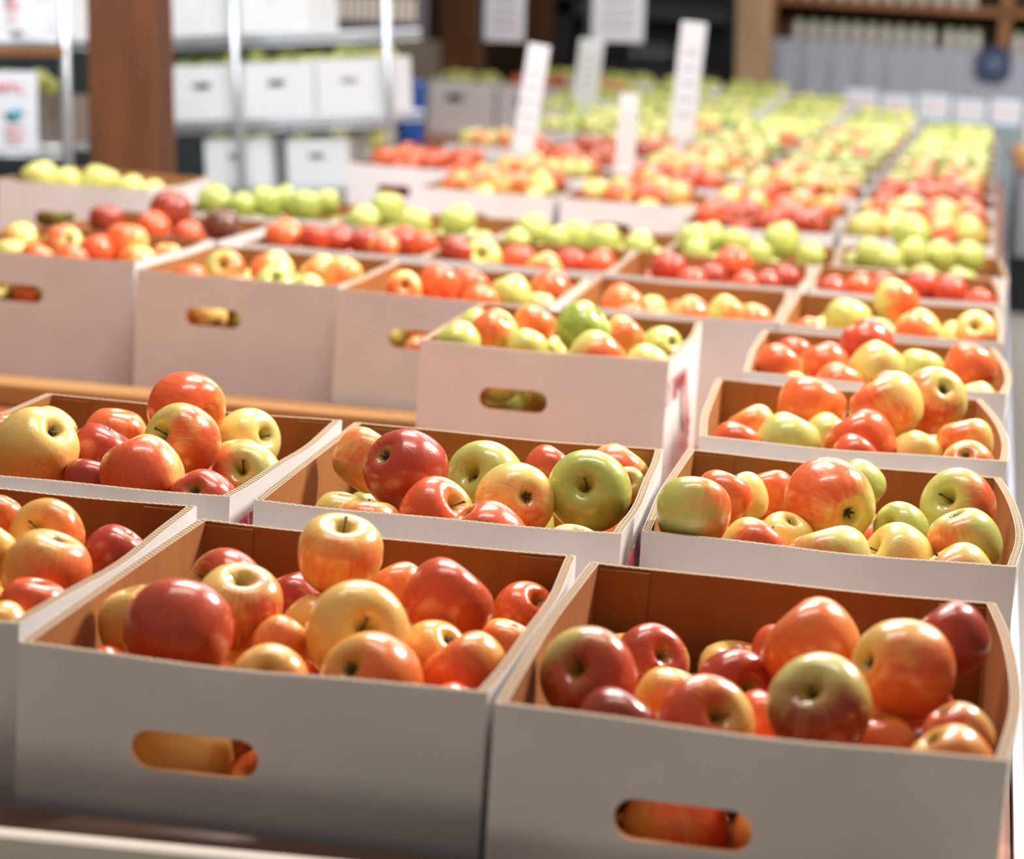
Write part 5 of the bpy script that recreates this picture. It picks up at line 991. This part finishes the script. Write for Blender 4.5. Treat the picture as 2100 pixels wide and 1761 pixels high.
def jar(u, v, Y, r, h, label, group, body, lid, name='glass_jar'):
    o = MB().lathe([(r*.9, 0), (r, .006), (r, h*.72), (r*.72, h*.86), (r*.7, h*.9)], 16).build(name, body); o.location = at(u, v, Y); tag(o, label, 'jar', group)
    MB().lathe([(r*.78, h*.88), (r*.8, h*.9), (r*.8, h), (r*.7, h*1.02)], 16).build('lid', lid, o)
    return o
for k, (u, v) in enumerate(((1298, 128), (1325, 128), (1352, 128), (1382, 128), (1310, 128+0), )):
    if k == 4: continue
    jz = at(1495, 150, 17.5).z+.003
    jj = jar(u, 149, 17.7, .045, .17, 'small silver-lidded jar in the dark cabinet, %s from left' % ORD[k], 'jars in the dark cabinet', M_GLASS, M_LID); jj.location.z = jz
# pale wooden chest behind the rack
a, b = at(745, 132, 14.7), at(918, 88, 14.7)
t2 = MB().box(a.x, b.x, 14.7, 15.2, 0, b.z).build('wooden_chest', plain('pale_chest', (.55, .47, .36), .6)); tag(t2, 'pale wooden chest between the hanging board and the brown post', 'chest'); bevel(t2, .01)

# wooden shelf unit and draped counter at the right
YS = 15.9
a = at(1580, 95, YS); b = at(2160, 95, YS)
t = empty('shelf_unit', (a.x, YS, 0)); tag(t, 'brown wooden shelf unit filled with pale jars at the back right', 'shelf')
wd_ = b.x-a.x; s = YS/FPX
def z_(v, u=1800): return at(u, v, YS).z
def sh(name, x0, x1, y0, y1, z0, z1, m=M_SHELFW): return bevel(MB().box(x0, x1, y0, y1, z0, z1).build(name, m, t), .004, 1)
sh('back_board', 0, wd_, .42, .45, .0, 2.2, plain('shelf_back', (.10, .045, .02), .7))
sh('side_board', -.03, .02, 0, .42, 0, 2.2); sh('side_board', wd_-.02, wd_+.02, 0, .42, 0, 2.2)
sh('divider', (2028-1580)*s, (2050-1580)*s, 0, .42, z_(92), 2.2)
for v in (4, 94): sh('shelf_board', .02, wd_-.02, 0, .42, z_(v)-.045, z_(v)-.0)
M_JAR = plain('pale_jar', (.74, .74, .66), .35, noise=.2, scale=20); M_JL = plain('pale_green_lid', (.45, .52, .30), .4)
k = 0
for u in list(range(1634, 1905, 30))+[1944, 1972, 2000]+[2086, 2114]:
    pz = z_(94); o = jar(u, 94, YS+.12, .034, .135, 'pale jar in the lower shelf row, %s jar from the left' % ((ORD+['eleventh', 'twelfth', 'thirteenth', 'fourteenth', 'fifteenth', 'sixteenth'])[k]), 'pale jars on the lower shelf', M_JAR, M_JL, 'pale_jar'); o.location.z = pz+.004; k += 1
for k, u in enumerate(range(1618, 2010, 34)):
    o = jar(u, 4, YS+.12, .038, .14, 'cream jar on the upper shelf, %s jar from the left' % ((ORD+['eleventh', 'twelfth', 'thirteenth', 'fourteenth'])[k]), 'cream jars on the upper shelf', M_JAR, M_LINER, 'cream_jar'); o.location.z = z_(4)+.004
# draped counter in front of it
YC = 15.2
a = at(1575, 90, YC); b = at(2160, 90, YC)
t = empty('draped_counter', (a.x, YC, 0)); tag(t, 'counter draped in pale grey cloth before the jar shelves', 'counter')
w = b.x-a.x; zt = at(1800, 92, YC).z
mb = MB(); n = 120; rows = 8; vs_ = []
for k in range(rows+1):
    z = zt-(zt-.08)*k/rows
    for i in range(n+1):
        x = w*i/n; q = k/rows
        f = (.035*math.sin(x*36+1)+.02*math.sin(x*71))*(q**.7)*(1 if x < w*.45 else .25); vs_.append((x, f-.02*q, z))
fs = [(k*(n+1)+i, k*(n+1)+i+1, (k+1)*(n+1)+i+1, (k+1)*(n+1)+i) for k in range(rows) for i in range(n)]
mb.add(vs_, [f_[::-1] for f_ in fs], 0, True); mb.build('drape', M_GREY, t)
MB().box(0, w, .02, .5, zt-.03, zt).build('counter_top', plain('pale_top', (.62, .60, .62), .5), t); MB().box(.03, w-.03, .06, .48, 0, zt-.03).build('counter_body', M_GREY, t)
c = at(2038, 132, YC-.035)-t.location
mb = MB(); r0 = 34*YC/FPX; n = 40; P = [(c.x+r0*math.copysign(abs(math.cos(2*PI*i/n))**.6, math.cos(2*PI*i/n)), c.z+r0*math.copysign(abs(math.sin(2*PI*i/n))**.6, math.sin(2*PI*i/n))) for i in range(n)]
mb.add([(x, -.045, z) for x, z in P]+[(x, -.03, z) for x, z in P], [tuple(range(n))]+[(i, n+i, n+(i+1) % n, (i+1) % n) for i in range(n)]); e = mb.build('emblem', M_NAVY, t); tag(e, 'navy round emblem')
mb = MB(); 
for (x0, z0, x1, z1) in ((-.5, -.1, -.1, .35), (-.1, .35, .25, .1), (.25, .1, .1, -.4), (.1, -.4, -.3, -.3), (-.2, .0, .2, .0), (.35, .4, .45, .1)): mb.rod((c.x+x0*r0, -.048, c.z+z0*r0), (c.x+x1*r0, -.048, c.z+z1*r0), .006, n=6)
mb.build('emblem_drawing', plain('pale_blue_ink', (.35, .42, .55), .6), e)
# right counter with wood top, dark toe kick, pale blue boxes above
YR = 11.2
a = at(2056, 330, YR); a.x = max(a.x, side_x(11.9)+.05)
t = empty('side_counter', (a.x, YR, 0)); tag(t, 'grey counter with orange wood top past the table at right', 'counter')
zt = at(2080, 312, YR).z
MB().box(.01, 1.6, .02, .8, .27, zt-.07).build('counter_body', plain('grey_panel', (.33, .33, .37), .7), t)
MB().box(.0, 1.6, .05, .8, 0, .27).build('toe_kick', M_DARK, t)
bevel(MB().box(-.01, 1.62, 0, .82, zt-.075, zt).build('counter_top', wood('orange_top', (.45, .20, .06), (.60, .30, .10), 0), t), .006)
M_PB = plain('pale_blue_box', (.72, .80, .86), .5)
Y2 = 14.3
a0 = at(1725, 240, Y2).x; b0 = at(2160, 240, Y2).x; zb = at(1900, 246, Y2).z
tag(bevel(MB().box(a0-.02, b0, Y2, Y2+.5, 0, zb).build('low_display_stand', plain('teal_grey', (.25, .30, .32), .6))), 'low grey stand under the pale blue boxes', 'stand')
for k, u in enumerate((1730, 1805, 1880, 1955, 2030, 2105)):
    p, q = at(u, 240, Y2), at(u+70, 194, Y2); h = (50-(k % 2)*5)*Y2/FPX
    o = MB().box(p.x, q.x, Y2+.03, Y2+.3, zb, zb+h).build('pale_blue_box', M_PB); bevel(o, .006); tag(o, 'pale blue box on the low stand, %s from the left' % ORD[k], 'box', 'pale blue boxes')
    MB().box(p.x+.02, q.x-.02, Y2+.028, Y2+.03, zb+h*.35, zb+h*.7).build('printed_panel', plain('pink_panel', (.80, .60, .60), .6), o)
for k, (u, v) in enumerate(((1975, 300), (2025, 300), (2072, 300), (2100, 300))):
    o = jar(u, 311, YR+.25, .05, .17, 'cream jar with orange lid on the side counter, %s from left' % ORD[k], 'cream jars on the side counter', plain('cream_jar_body', (.80, .72, .60), .4), plain('orange_lid', (.60, .28, .10), .5), 'cream_jar'); o.location.z = zt+.001
    if o.location.x < t.location.x+.06: o.location.x = t.location.x+.07+.11*k
    else: o.location.x = t.location.x+.07+.11*k

# ------------------------------------------------------------------ the remaining apples of all cartons, one mass
import array
me = bpy.data.meshes.new('apples'); me.from_pydata(HEAP['v'], [], HEAP['f'])
me.polygons.foreach_set('use_smooth', [True]*len(me.polygons)); me.materials.append(M_APPLE_S)
at_ = me.attributes.new('apos', 'FLOAT_VECTOR', 'POINT'); at_.data.foreach_set('vector', HEAP['ap'])
at_ = me.attributes.new('tint', 'FLOAT_COLOR', 'POINT'); at_.data.foreach_set('color', HEAP['t'])
o = link('apples', me); tag(o, 'remaining red, yellow and green apples filling the cartons and far rows', 'apples', kind='stuff')
print('individual apples', count, 'heap', len(HEAP['v'])//len(LOWV))
